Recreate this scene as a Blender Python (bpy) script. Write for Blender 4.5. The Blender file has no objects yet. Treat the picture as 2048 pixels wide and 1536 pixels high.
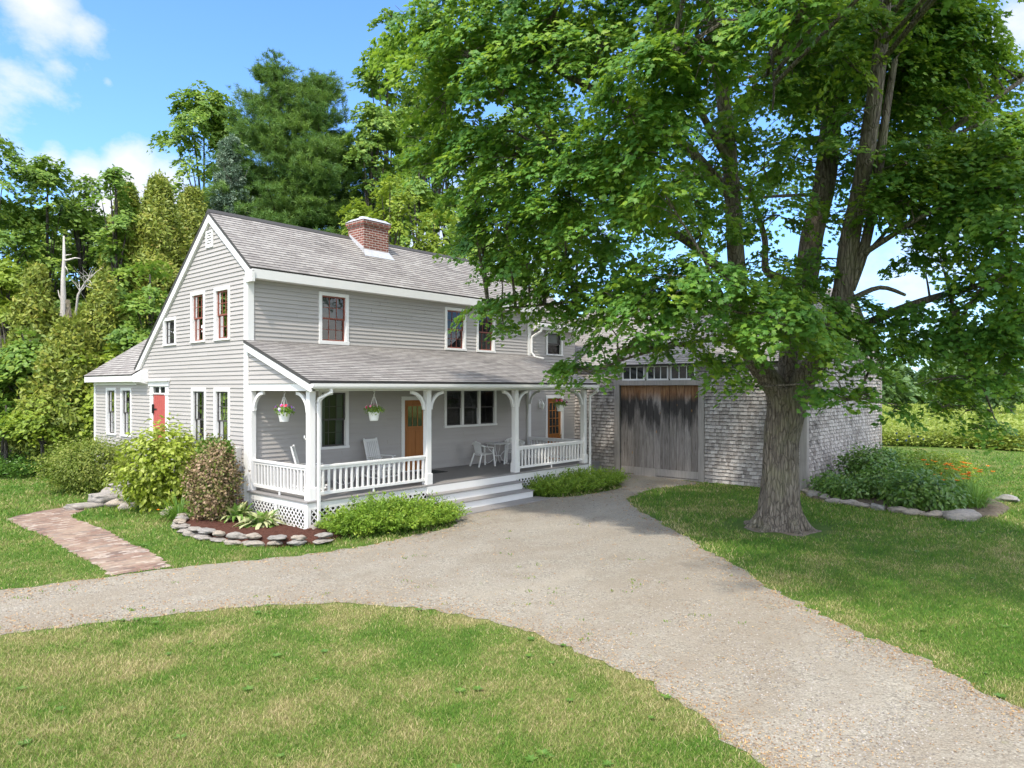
import bpy, math, random
import numpy as np
from mathutils import Vector
random.seed(11)
rng = np.random.default_rng(11)
SUN_DIR = np.array([-.92, -.40, 1.45])
SUN_DIR = SUN_DIR / np.linalg.norm(SUN_DIR)      # towards the sun
SC = bpy.context.scene
COL = SC.collection
rad = math.radians

# ------------------------------------------------------------------ camera
F, CX, CY, H = 1400.0, 1024.0, 776.0, 3.3
YAW = math.atan2(1230, 1400)
RT = np.array([math.sin(YAW), -math.cos(YAW), 0.0])
FW = np.array([math.cos(YAW), math.sin(YAW), 0.0])
CAM = -(-6.70 * RT + 17.8 * FW) + np.array([0, 0, H])

def at(px, py, D):
    return CAM + FW * D + RT * ((px - CX) / F * D) + np.array([0, 0, -(py - CY) / F * D])

def ground(px, D, z=0.0):
    p = at(px, CY, D)
    return np.array([p[0], p[1], z])

cd = bpy.data.cameras.new('camera')
cam = bpy.data.objects.new('camera', cd)
COL.objects.link(cam)
cam.location = CAM
cam.rotation_euler = (rad(90), 0, -(math.pi / 2 - YAW))
cd.sensor_width = 36
cd.lens = F / 2048 * 36
cd.shift_y = (CY - 768) / 2048
cd.clip_end = 3000
SC.camera = cam

# ------------------------------------------------------------------ node helper
class NT:
    def __init__(s, name):
        s.m = bpy.data.materials.new(name)
        s.m.use_nodes = True
        s.t = s.m.node_tree
        s.t.nodes.clear()
        s.out = s.t.nodes.new('ShaderNodeOutputMaterial')
    def a(s, typ, ins=None, **props):
        n = s.t.nodes.new(typ)
        for k, v in props.items():
            setattr(n, k, v)
        for k, v in (ins or {}).items():
            sock = n.inputs[k]
            if isinstance(v, bpy.types.NodeSocket):
                s.t.links.new(v, sock)
            else:
                if isinstance(v, tuple) and len(v) == 3 and sock.type == 'RGBA':
                    v = v + (1,)
                sock.default_value = v
        return n
    def coord(s, kind='Object'):
        return s.a('ShaderNodeTexCoord').outputs[kind]
    def mapv(s, v, scale=(1, 1, 1), loc=(0, 0, 0), rot=(0, 0, 0)):
        return s.a('ShaderNodeMapping', {'Vector': v, 'Scale': scale, 'Location': loc, 'Rotation': rot}).outputs[0]
    def noise(s, v, scale, detail=4, rough=.55, dist=0):
        return s.a('ShaderNodeTexNoise', {'Vector': v, 'Scale': scale, 'Detail': detail, 'Roughness': rough, 'Distortion': dist}).outputs[0]
    def ramp(s, f, stops, interp='LINEAR'):
        n = s.a('ShaderNodeValToRGB', {'Fac': f})
        n.color_ramp.interpolation = interp
        e = n.color_ramp.elements
        while len(e) < len(stops):
            e.new(.5)
        for i, (p, c) in enumerate(stops):
            e[i].position = p
            e[i].color = (c if isinstance(c, tuple) else (c, c, c)) + (1,)
        return n.outputs[0]
    def mix(s, f, a, b, mode='MIX'):
        return s.a('ShaderNodeMixRGB', {'Fac': f, 'Color1': a, 'Color2': b}, blend_type=mode).outputs[0]
    def math(s, op, a, b=0.0, c=0.0, clamp=False):
        return s.a('ShaderNodeMath', {0: a, 1: b, 2: c}, operation=op, use_clamp=clamp).outputs[0]
    def sep(s, v):
        n = s.a('ShaderNodeSeparateXYZ', {0: v})
        return n.outputs
    def attr(s, name):
        return s.a('ShaderNodeAttribute', attribute_name=name)
    def bump(s, h, strength=.3, dist=.02):
        return s.a('ShaderNodeBump', {'Height': h, 'Strength': strength, 'Distance': dist}).outputs[0]
    def pbr(s, col, rough=.6, normal=None, spec=.4, metal=0.0):
        ins = {'Base Color': col, 'Roughness': rough, 'Specular IOR Level': spec, 'Metallic': metal}
        if normal is not None:
            ins['Normal'] = normal
        return s.a('ShaderNodeBsdfPrincipled', ins).outputs[0]
    def done(s, sh):
        s.t.links.new(sh, s.out.inputs[0])
        return s.m

# ------------------------------------------------------------------ mesh helpers
def woff(parent):
    p = np.zeros(3)
    while parent is not None:
        p += np.array(parent.location)
        parent = parent.parent
    return p

def link(name, me, material, parent):
    o = bpy.data.objects.new(name, me)
    COL.objects.link(o)
    if material is not None:
        me.materials.append(material)
    if parent is not None:
        o.parent = parent
    return o

class MB:
    def __init__(s):
        s.v, s.f, s.t, s.uv = [], [], [], []
        s.tint = 0.5
    def add(s, pts, faces, uv=None):
        b = len(s.v)
        for p in pts:
            s.v.append((float(p[0]), float(p[1]), float(p[2])))
            s.t.append(s.tint)
        for f in faces:
            s.f.append(tuple(b + i for i in f))
            s.uv.append(uv if uv is not None else None)
    def quad(s, a, b, c, d, uv=None):
        s.add([a, b, c, d], [(0, 1, 2, 3)], uv)
    def hexa(s, p):
        s.add(p, [(0, 3, 2, 1), (4, 5, 6, 7), (0, 1, 5, 4), (1, 2, 6, 5), (2, 3, 7, 6), (3, 0, 4, 7)])
    def box(s, x0, x1, y0, y1, z0, z1):
        s.hexa([(x0, y0, z0), (x1, y0, z0), (x1, y1, z0), (x0, y1, z0), (x0, y0, z1), (x1, y0, z1), (x1, y1, z1), (x0, y1, z1)])
    def bar(s, a, b, w, h, up=(0, 0, 1)):
        a, b = Vector(a), Vector(b)
        d = (b - a).normalized()
        u = Vector(up)
        sd = d.cross(u)
        if sd.length < 1e-4:
            sd = d.cross(Vector((1, 0, 0)))
        sd.normalize()
        u = sd.cross(d).normalized()
        p = []
        for e in (a, b):
            for i, j in ((-1, -1), (1, -1), (1, 1), (-1, 1)):
                p.append(e + sd * (i * w / 2) + u * (j * h / 2))
        s.add(p, [(0, 1, 2, 3), (7, 6, 5, 4), (0, 4, 5, 1), (1, 5, 6, 2), (2, 6, 7, 3), (3, 7, 4, 0)])
    def tube(s, pts, radii, n=8, caps=True, ridge=0.0, ph=0.0):
        pts = [Vector(p) for p in pts]
        if not hasattr(radii, '__len__'):
            radii = [radii] * len(pts)
        ring = []
        ref = Vector((0.31, 0.2, 0.93))
        b = len(s.v)
        for i, p in enumerate(pts):
            d = (pts[min(i + 1, len(pts) - 1)] - pts[max(i - 1, 0)]).normalized()
            x = d.cross(ref)
            if x.length < .05:
                x = d.cross(Vector((1, 0, 0)))
            x.normalize()
            y = d.cross(x).normalized()
            for k in range(n):
                an = 2 * math.pi * k / n
                r = radii[i]
                if ridge:
                    r *= 1 + ridge * (math.sin(an * 7 + ph + i * .35) * .5 + math.sin(an * 13 + i * .6 + ph * 2) * .35 + random.uniform(-.45, .45))
                q = p + (x * math.cos(an) + y * math.sin(an)) * r
                s.v.append(tuple(q))
                s.t.append(s.tint)
        for i in range(len(pts) - 1):
            for k in range(n):
                k2 = (k + 1) % n
                s.f.append((b + i * n + k, b + i * n + k2, b + (i + 1) * n + k2, b + (i + 1) * n + k))
                s.uv.append(None)
        if caps:
            s.f.append(tuple(b + k for k in range(n))[::-1])
            s.uv.append(None)
            s.f.append(tuple(b + (len(pts) - 1) * n + k for k in range(n)))
            s.uv.append(None)
    def lathe(s, prof, c=(0, 0, 0), n=20):
        b = len(s.v)
        for r, z in prof:
            for k in range(n):
                an = 2 * math.pi * k / n
                s.v.append((c[0] + r * math.cos(an), c[1] + r * math.sin(an), c[2] + z))
                s.t.append(s.tint)
        for i in range(len(prof) - 1):
            for k in range(n):
                k2 = (k + 1) % n
                s.f.append((b + i * n + k, b + i * n + k2, b + (i + 1) * n + k2, b + (i + 1) * n + k))
                s.uv.append(None)
    def prism(s, poly, ext):
        ext = Vector(ext)
        n = len(poly)
        p = [Vector(q) for q in poly]
        s.add(p + [q + ext for q in p], [tuple(range(n))[::-1], tuple(range(n, 2 * n))] + [(i, (i + 1) % n, n + (i + 1) % n, n + i) for i in range(n)])
    def build(s, name, material, parent=None, smooth=False, origin=None, bevel=0):
        off = woff(parent)
        if origin is not None:
            off = off + np.array(origin)
        me = bpy.data.meshes.new(name)
        me.from_pydata([(v[0] - off[0], v[1] - off[1], v[2] - off[2]) for v in s.v], [], s.f)
        at_ = me.attributes.new('tint', 'FLOAT', 'POINT')
        at_.data.foreach_set('value', s.t)
        if any(u is not None for u in s.uv):
            ul = me.uv_layers.new(name='UVMap')
            buf = []
            for f, u in zip(s.f, s.uv):
                for i in range(len(f)):
                    buf.extend(u[i] if u is not None else (0, 0))
            ul.data.foreach_set('uv', buf)
        if smooth:
            me.shade_smooth()
        me.update()
        o = link(name, me, material, parent)
        if origin is not None:
            o.location = origin
        if bevel:
            md = o.modifiers.new('Bevel', 'BEVEL')
            md.width = bevel
            md.segments = 2
            md.limit_method = 'ANGLE'
        return o

def np_mesh(name, V, Fc, material, parent=None, tint=None, smooth=False, origin=None):
    """V (n,3), Fc (m,k) of one polygon size."""
    off = woff(parent)
    if origin is not None:
        off = off + np.array(origin)
    V = (np.asarray(V) - off).astype(np.float32)
    me = bpy.data.meshes.new(name)
    n, (m, k) = len(V), Fc.shape
    me.vertices.add(n)
    me.vertices.foreach_set('co', V.ravel())
    me.loops.add(m * k)
    me.loops.foreach_set('vertex_index', Fc.astype(np.int32).ravel())
    me.polygons.add(m)
    me.polygons.foreach_set('loop_start', np.arange(0, m * k, k, dtype=np.int32))
    if tint is not None:
        a_ = me.attributes.new('tint', 'FLOAT', 'POINT')
        a_.data.foreach_set('value', np.asarray(tint, dtype=np.float32))
    if smooth:
        me.shade_smooth()
    me.update(calc_edges=True)
    o = link(name, me, material, parent)
    if origin is not None:
        o.location = origin
    return o

def thing(name, label, cat, loc=(0, 0, 0), group=None):
    o = bpy.data.objects.new(name, None)
    o.empty_display_size = .2
    COL.objects.link(o)
    o.location = tuple(float(c) for c in loc)
    tag(o, label, cat, group)
    return o

def tag(o, label=None, cat=None, group=None, kind=None):
    if label: o['label'] = label
    if cat: o['category'] = cat
    if group: o['group'] = group
    if kind: o['kind'] = kind
    return o

def copy_tree(o, parent=None):
    c = o.copy()
    COL.objects.link(c)
    c.parent = parent
    for ch in [q for q in bpy.data.objects if q.parent == o]:
        copy_tree(ch, c)
    return c

# ------------------------------------------------------------------ materials
def paint(name, col, rough=.5, bumpy=.15, var=.08):
    n = NT(name)
    c = n.coord()
    f = n.noise(c, 1.3, 5)
    g = n.noise(c, 38, 3)
    base = n.mix(f, tuple(x * (1 - var) for x in col), tuple(min(1, x * (1 + var)) for x in col))
    base = n.mix(n.math('MULTIPLY', g, .12), base, tuple(x * .7 for x in col))
    return n.done(n.pbr(base, rough, n.bump(g, bumpy, .002), .35))

WHITE = paint('white_paint', (.68, .675, .66), .45)
WHITE_OLD = paint('chalky_white_paint', (.70, .70, .67), .55, var=.14)
PLASTIC = paint('white_plastic', (.72, .72, .69), .35, .03, .04)
GREYPLASTIC = paint('grey_box_enamel', (.46, .45, .43), .45)
SASH_RED = paint('brick_red_sash_paint', (.20, .060, .040), .5, var=.2)
SASH_DARK = paint('dark_storm_sash', (.055, .05, .05), .45)
DOOR_RED = paint('faded_red_door_paint', (.40, .085, .075), .5, var=.12)
BLACK = paint('black_iron', (.02, .02, .02), .5)
DECK = None

def siding_mat():
    n = NT('taupe_grey_clapboard_paint')
    c = n.coord()
    f = n.noise(c, .7, 5, .6)
    s = n.noise(n.mapv(c, (.6, .6, 9)), 1.2, 4)
    g = n.noise(n.mapv(c, (4, 4, 60)), 3, 3)
    t = n.attr('tint').outputs['Fac']
    col = n.mix(f, (.325, .305, .29), (.385, .365, .348))
    col = n.mix(n.math('MULTIPLY', t, .22), col, (.46, .437, .418))
    col = n.mix(n.math('MULTIPLY', n.ramp(s, [(.50, 0.0), (.75, 1.0)]), .28), col, (.27, .25, .23))
    return n.done(n.pbr(col, .55, n.bump(g, .12, .003), .3))
SIDING = siding_mat()

def roof_mat():
    n = NT('grey_asphalt_shingle')
    uv = n.coord('UV')
    br = n.a('ShaderNodeTexBrick', {'Vector': uv, 'Color1': (.12, .12, .12), 'Color2': (.9, .9, .9), 'Mortar': (0, 0, 0), 'Scale': 1.0, 'Mortar Size': .006, 'Mortar Smooth': .2, 'Bias': 0.0, 'Brick Width': .30, 'Row Height': .14}, offset=.37, offset_frequency=2)
    t = n.attr('tint').outputs['Fac']
    big = n.noise(n.mapv(uv, (.35, .8, 1)), 1.0, 5, .62)
    st = n.noise(n.mapv(uv, (3.0, .35, 1)), 1.0, 5, .6)
    gr = n.noise(uv, 55, 4, .7)
    f = n.math('ADD', n.math('MULTIPLY', br.outputs['Color'], .42), n.math('MULTIPLY', big, .75))
    f = n.math('ADD', f, n.math('MULTIPLY', n.math('SUBTRACT', gr, .5), .55))
    f = n.math('SUBTRACT', f, .12)
    col = n.ramp(f, [(.08, (.12, .113, .108)), (.36, (.235, .22, .21)), (.62, (.305, .292, .275)), (.9, (.385, .375, .36))])
    col = n.mix(n.math('MULTIPLY', n.ramp(st, [(.5, 0.0), (.72, 1.0)]), n.math('MULTIPLY', t, .8)), col, (.09, .09, .088))
    col = n.mix(n.math('MULTIPLY', n.ramp(st, [(.55, 0.0), (.8, 1.0)]), .3), col, (.27, .20, .185))
    col = n.mix(n.math('MULTIPLY', br.outputs['Fac'], .55), col, (.05, .05, .05))
    return n.done(n.pbr(col, .9, n.bump(gr, .5, .006), .2))
ROOF = roof_mat()
ROOF_EDGE = paint('dark_drip_edge', (.05, .048, .046), .7)

def brick_mat(name, c1, c2, mortar, w=.225, h=.078, ms=.010, ground_=False):
    n = NT(name)
    c = n.coord()
    if ground_:
        v = n.mapv(c, (1, 1, 1))
    else:
        x, y, z = n.sep(c)
        v = n.a('ShaderNodeCombineXYZ', {0: n.math('ADD', x, y), 1: z, 2: 0.0}).outputs[0]
    br = n.a('ShaderNodeTexBrick', {'Vector': v, 'Color1': (0, 0, 0), 'Color2': (1, 1, 1), 'Mortar': (.5, .5, .5), 'Scale': 1.0, 'Mortar Size': ms, 'Mortar Smooth': .25, 'Brick Width': w, 'Row Height': h})
    f1 = n.noise(c, 9, 5, .6)
    gr = n.noise(c, 60, 4)
    col = n.mix(br.outputs['Color'], c1, c2)
    if ground_:
        col = n.mix(n.ramp(br.outputs['Color'], [(.80, 0.0), (.88, .7)]), col, (.42, .37, .33))
        col = n.mix(n.ramp(br.outputs['Color'], [(.14, .8), (.2, 0.0)]), col, (.13, .10, .095))
    col = n.mix(n.math('MULTIPLY', n.ramp(f1, [(.4, 0.0), (.7, 1.0)]), .6), col, tuple(x * .45 for x in c1))
    col = n.mix(br.outputs['Fac'], col, mortar)
    big = n.noise(c, .9, 4)
    if ground_:
        col = n.mix(n.math('MULTIPLY', n.ramp(big, [(.45, 0.0), (.65, 1.0)]), .55), col, (.36, .29, .22))
        col = n.mix(n.math('MULTIPLY', n.ramp(n.noise(c, 3.2, 5), [(.56, 0.0), (.68, 1.0)]), .5), col, (.17, .16, .15))
    hgt = n.math('SUBTRACT', n.math('MULTIPLY', gr, .3), br.outputs['Fac'])
    return n.done(n.pbr(col, .85, n.bump(hgt, .7, .008), .2))
BRICK = brick_mat('red_chimney_brick', (.17, .055, .042), (.27, .10, .075), (.44, .40, .36))
PATHBRICK = brick_mat('worn_path_brick', (.185, .10, .078), (.31, .225, .18), (.20, .16, .115), .22, .105, .009, True)

def wood_mat(name, dark, light, gs=(14, 14, .8), rough=.75, bumpy=.4):
    n = NT(name)
    c = n.coord()
    t = n.attr('tint').outputs['Fac']
    g = n.noise(n.mapv(c, gs), 1.6, 7, .65, .6)
    f = n.noise(c, 1.7, 4)
    v = n.math('ADD', n.math('MULTIPLY', g, .75), n.math('MULTIPLY', t, .35))
    col = n.ramp(v, [(.22, dark), (.8, light)])
    col = n.mix(n.math('MULTIPLY', n.ramp(f, [(.5, 0.0), (.7, 1.0)]), .25), col, dark)
    return n.done(n.pbr(col, rough, n.bump(g, bumpy, .006), .25))
GREYWOOD = wood_mat('weathered_grey_timber', (.13, .118, .108), (.36, .335, .31))
BARE = wood_mat('bleached_snag_wood', (.30, .28, .25), (.62, .59, .55), (9, 9, .7))
OAK = wood_mat('varnished_orange_oak', (.20, .07, .018), (.37, .15, .042), (10, 10, .7), .4, .1)
DECK = wood_mat('grey_painted_deck', (.185, .175, .170), (.26, .25, .243), (12, .5, 2), .5, .08)

def bark_mat(name, dark, mid, lichen, amt=.35):
    n = NT(name)
    c = n.coord()
    g = n.noise(n.mapv(c, (7, 7, 1.0)), 2.2, 8, .68, .8)
    f = n.noise(c, 1.6, 5, .6)
    vo = n.a('ShaderNodeTexVoronoi', {'Vector': n.mapv(c, (9, 9, 1.6)), 'Scale': 1.6}, feature='DISTANCE_TO_EDGE').outputs[0]
    col = n.ramp(g, [(.3, dark), (.68, mid)])
    col = n.mix(n.math('MULTIPLY', n.ramp(vo, [(0.0, 1.0), (.09, 0.0)]), .6), col, tuple(x * .55 for x in dark))
    col = n.mix(n.math('MULTIPLY', n.ramp(f, [(.46, 0.0), (.68, 1.0)]), amt), col, lichen)
    h = n.math('ADD', g, n.math('MULTIPLY', n.ramp(vo, [(0.0, 0.0), (.12, 1.0)]), .5))
    return n.done(n.pbr(col, .92, n.bump(h, 1.0, .05), .15))
BARK = bark_mat('furrowed_maple_bark', (.075, .062, .05), (.27, .235, .19), (.22, .22, .12), .45)
BARK_DARK = bark_mat('dark_tree_bark', (.04, .035, .03), (.13, .115, .10), (.16, .16, .12), .3)

def leaf_mat(name, stops, trans=(.20, .34, .03), tw=.38, rough=.5, spec=.35):
    n = NT(name)
    t = n.attr('tint').outputs['Fac']
    c = n.coord()
    f = n.noise(c, .55, 3, .6)
    v = n.math('ADD', n.math('MULTIPLY', t, .65), n.math('MULTIPLY', f, .35))
    col = n.ramp(v, stops)
    sh = n.pbr(col, rough, None, spec)
    tr = n.a('ShaderNodeBsdfTranslucent', {'Color': n.mix(.55, col, trans)}).outputs[0]
    return n.done(n.a('ShaderNodeMixShader', {0: tw, 1: sh, 2: tr}).outputs[0])

L_MAPLE = leaf_mat('maple_leaf', [(.10, (.045, .13, .030)), (.38, (.078, .205, .036)), (.60, (.145, .28, .036)), (.86, (.31, .40, .036)), (.99, (.44, .38, .06))], (.33, .49, .03), .42)
L_WOOD = leaf_mat('woodland_leaf', [(.15, (.08, .175, .038)), (.5, (.165, .28, .042)), (.9, (.31, .39, .05))])
L_YEL = leaf_mat('yellow_green_leaf', [(.15, (.11, .19, .025)), (.5, (.22, .31, .03)), (.9, (.38, .43, .05))], (.3, .4, .03))
L_CEDAR = leaf_mat('cedar_frond', [(.1, (.09, .15, .028)), (.45, (.20, .255, .036)), (.72, (.30, .315, .045)), (.95, (.36, .25, .08))], (.2, .25, .03), .25)
L_PINE = leaf_mat('pine_needle', [(.15, (.05, .135, .035)), (.5, (.11, .215, .048)), (.9, (.23, .34, .055))], (.2, .3, .04), .25)
L_SPRUCE = leaf_mat('blue_spruce_needle', [(.1, (.09, .16, .09)), (.5, (.19, .275, .18)), (.9, (.36, .43, .33))], (.15, .22, .2), .15)
L_FAR = leaf_mat('distant_leaf', [(.1, (.06, .125, .05)), (.5, (.10, .175, .06)), (.9, (.16, .235, .075))])
L_SHRUB = leaf_mat('lime_shrub_leaf', [(.1, (.15, .22, .02)), (.5, (.29, .36, .035)), (.9, (.50, .53, .17))], (.3, .42, .03))
L_SPIREA = leaf_mat('spirea_leaf', [(.1, (.09, .15, .02)), (.5, (.20, .25, .04)), (.9, (.33, .33, .08))])
L_ARB = leaf_mat('browned_arborvitae', [(.1, (.07, .10, .02)), (.33, (.14, .18, .03)), (.5, (.24, .165, .09)), (.9, (.42, .29, .20))], (.15, .14, .04), .15)
L_ARBG = leaf_mat('green_arborvitae', [(.1, (.05, .11, .015)), (.6, (.10, .18, .02)), (.9, (.16, .23, .03))], (.2, .3, .02), .25)
L_JUN = leaf_mat('juniper_frond', [(.1, (.08, .18, .02)), (.5, (.18, .30, .03)), (.85, (.30, .39, .05)), (.98, (.28, .17, .07))], (.25, .4, .03), .3)
L_HOSTA = leaf_mat('hosta_leaf', [(.1, (.07, .17, .03)), (.45, (.16, .28, .05)), (.6, (.40, .44, .20)), (.95, (.58, .58, .36))], (.3, .4, .08), .3)
L_DARK = leaf_mat('glossy_dark_leaf', [(.1, (.05, .12, .025)), (.5, (.10, .205, .035)), (.9, (.20, .29, .05))], (.15, .3, .03), .3, .35, .5)
L_BLADE = leaf_mat('strappy_blade', [(.1, (.06, .16, .025)), (.5, (.13, .25, .035)), (.95, (.27, .34, .06))], (.2, .35, .03), .35)
L_WEED = leaf_mat('meadow_weed', [(.1, (.13, .20, .035)), (.5, (.25, .32, .06)), (.82, (.40, .43, .12)), (.99, (.55, .50, .38))], (.35, .45, .03), .4)
L_FLOWER = None

def flower_mat():
    n = NT('mixed_petals')
    t = n.attr('tint').outputs['Fac']
    col = n.ramp(t, [(0.0, (.62, .015, .06)), (.2, (.80, .05, .12)), (.35, (.85, .22, .38)), (.5, (.33, .14, .62)), (.65, (.80, .76, .84)), (.8, (.16, .03, .12)), (.93, (.85, .22, .01))], 'CONSTANT')
    return n.done(n.pbr(col, .6, None, .2))
PETAL = flower_mat()

def stone_mat():
    n = NT('fieldstone')
    c = n.coord()
    r = n.a('ShaderNodeObjectInfo').outputs['Random']
    f = n.noise(c, 3.5, 7, .68)
    g = n.noise(c, 22, 5, .7)
    col = n.mix(r, (.30, .29, .275), (.42, .35, .27))
    col = n.mix(n.ramp(f, [(.4, 0.0), (.7, 1.0)]), col, (.20, .19, .18))
    col = n.mix(n.math('MULTIPLY', n.ramp(g, [(.55, 0.0), (.7, 1.0)]), .5), col, (.52, .51, .49))
    return n.done(n.pbr(col, .9, n.bump(n.math('ADD', f, g), .8, .03), .2))
STONE = stone_mat()

def lead_mat():
    n = NT('dull_lead_flashing')
    f = n.noise(n.coord(), 9, 5)
    return n.done(n.pbr(n.mix(f, (.42, .43, .45), (.68, .69, .71)), .45, n.bump(f, .2, .01), .5, .4))
LEAD = lead_mat()

def glass_mat():
    n = NT('window_glass')
    fr = n.a('ShaderNodeFresnel', {'IOR': 1.52}).outputs[0]
    w = n.noise(n.coord(), 2.2, 2)
    gl = n.a('ShaderNodeBsdfGlossy', {'Roughness': .02, 'Normal': n.bump(w, .06, .02)}).outputs[0]
    tr = n.a('ShaderNodeBsdfTransparent', {'Color': (.80, .84, .82)}).outputs[0]
    return n.done(n.a('ShaderNodeMixShader', {0: n.math('MULTIPLY', fr, 1.25, clamp=True), 1: tr, 2: gl}).outputs[0])
GLASS = glass_mat()
CURTAIN = paint('pale_curtain_cloth', (.33, .33, .32), .9)
CURTAIN_DIM = paint('grey_blind_cloth', (.13, .145, .15), .9)
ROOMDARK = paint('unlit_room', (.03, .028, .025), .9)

def barn_shingle_mat():
    n = NT('weathered_cedar_shingle')
    c = n.coord()
    t = n.attr('tint').outputs['Fac']
    g = n.noise(n.mapv(c, (26, 26, 2.2)), 1.5, 6, .65)
    big = n.noise(c, .75, 5, .65)
    sp = n.noise(c, 3.4, 5, .7)
    v = n.math('ADD', n.math('MULTIPLY', t, .38), n.math('MULTIPLY', g, .62))
    col = n.ramp(v, [(.12, (.13, .112, .10)), (.42, (.275, .25, .23)), (.66, (.41, .385, .36)), (.95, (.55, .52, .49))])
    z = n.sep(c)[2]
    st = n.math('MULTIPLY', n.ramp(big, [(.50, 0.0), (.66, 1.0)]), n.ramp(sp, [(.38, 0.0), (.6, 1.0)]))
    col = n.mix(n.math('MULTIPLY', st, .9), col, (.035, .032, .03))
    col = n.mix(n.math('MULTIPLY', n.ramp(sp, [(.57, 0.0), (.70, 1.0)]), .45), col, (.20, .15, .12))
    return n.done(n.pbr(col, .9, n.bump(g, .5, .006), .15))
SHINGLE = barn_shingle_mat()

def barn_door_mat():
    n = NT('stained_barn_door_planks')
    c = n.coord()
    t = n.attr('tint').outputs['Fac']
    x, y, z = n.sep(c)
    yb = n.a('ShaderNodeCombineXYZ', {0: n.math('ADD', y, n.math('MULTIPLY', t, 37.0)), 1: n.math('MULTIPLY', t, 13.0), 2: z}).outputs[0]
    g = n.noise(n.mapv(yb, (16, 1, .9)), 1.6, 8, .66, 1.2)
    dr = n.noise(n.mapv(yb, (3.2, 1, .55)), 1.3, 7, .68)
    kn = n.a('ShaderNodeTexVoronoi', {'Vector': n.mapv(yb, (2.6, 1, 1.0)), 'Scale': 1.4}).outputs[0]
    grey = n.ramp(n.math('ADD', n.math('MULTIPLY', g, .9), n.math('MULTIPLY', t, .22)), [(.28, (.055, .048, .044)), (.52, (.19, .17, .155)), (.8, (.36, .33, .31))])
    orange = n.ramp(g, [(.28, (.08, .035, .015)), (.5, (.22, .105, .045)), (.72, (.44, .27, .12))])
    zz = n.math('ADD', z, n.math('MULTIPLY', n.math('SUBTRACT', dr, .5), 2.6))
    blackm = n.ramp(n.math('ADD', n.math('DIVIDE', zz, 3.5), n.math('MULTIPLY', n.math('SUBTRACT', t, .5), .30)), [(.52, 0.0), (.68, .86), (.82, .86), (.90, .1)])
    orangem = n.ramp(n.math('DIVIDE', n.math('ADD', z, n.math('MULTIPLY', n.math('SUBTRACT', dr, .5), .55)), 3.5), [(.80, 0.0), (.90, .85)])
    col = n.mix(blackm, grey, (.016, .015, .015))
    col = n.mix(orangem, col, orange)
    col = n.mix(n.ramp(kn, [(.06, .85), (.10, 0.0)]), col, (.30, .17, .07))
    return n.done(n.pbr(col, .85, n.bump(g, .6, .01), .2))
BARNDOOR = barn_door_mat()
# ------------------------------------------------------------------ wall builders
def merge_breaks(z0, z1, zs):
    br = sorted(set([z0, z1] + [z for z in zs if z0 + 1e-4 < z < z1 - 1e-4]))
    return list(zip(br[:-1], br[1:]))

def cut(a, b, holes, z0, z1):
    segs = [(a, b)]
    zm = (z0 + z1) / 2
    for h in holes:
        if h[2] < zm < h[3]:
            ns = []
            for s, e in segs:
                if h[1] <= s or h[0] >= e:
                    ns.append((s, e))
                    continue
                if h[0] > s: ns.append((s, h[0]))
                if h[1] < e: ns.append((h[1], e))
            segs = ns
    return segs

def siding(name, parent, O, u, n, z0, z1, span, holes=(), expo=.112, mat=None, step=.026):
    O, u, n = np.array(O, float), np.array(u, float), np.array(n, float)
    mb = MB()
    P = lambda a, z, d: O + u * a + n * d + np.array([0, 0, z])
    z = z0
    while z < z1 - .01:
        zt = min(z + expo, z1)
        mb.tint = random.random()
        for s0, s1 in merge_breaks(z, zt, [h[2] for h in holes] + [h[3] for h in holes]):
            A, B = span(s0), span(s1)
            if A is None or B is None:
                continue
            d0 = step - (s0 - z) / expo * (step - .002)
            d1 = step - (s1 - z) / expo * (step - .002)
            segs = cut(A[0], A[1], holes, s0, s1)
            for (a, b) in segs:
                a1 = B[0] if abs(a - A[0]) < 1e-6 else a
                b1 = B[1] if abs(b - A[1]) < 1e-6 else b
                if b1 < a1: a1 = b1 = (a1 + b1) / 2
                cuts = []
                x_ = max(a, a1) + random.uniform(.8, 3.6)
                while x_ < min(b, b1) - .5:
                    cuts.append(x_)
                    x_ += random.uniform(2.2, 4.2)
                ends_ = [(a, a1)] + [(c_, c_) for c_ in cuts] + [(b, b1)]
                t0_ = mb.tint
                for (e0, e1) in zip(ends_[:-1], ends_[1:]):
                    g0 = .0015 if e0[0] != a else 0
                    g1 = .0015 if e1[0] != b else 0
                    mb.quad(P(e0[0] + g0, s0, d0), P(e1[0] - g1, s0, d0), P(e1[1] - g1, s1, d1), P(e0[1] + g0, s1, d1))
                    mb.tint = random.random()
                mb.tint = t0_
                if abs(s0 - z) < 1e-6:
                    mb.quad(P(a, s0, 0), P(b, s0, 0), P(b, s0, d0), P(a, s0, d0))
        z = zt
    return mb.build(name, mat or SIDING, parent)

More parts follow.
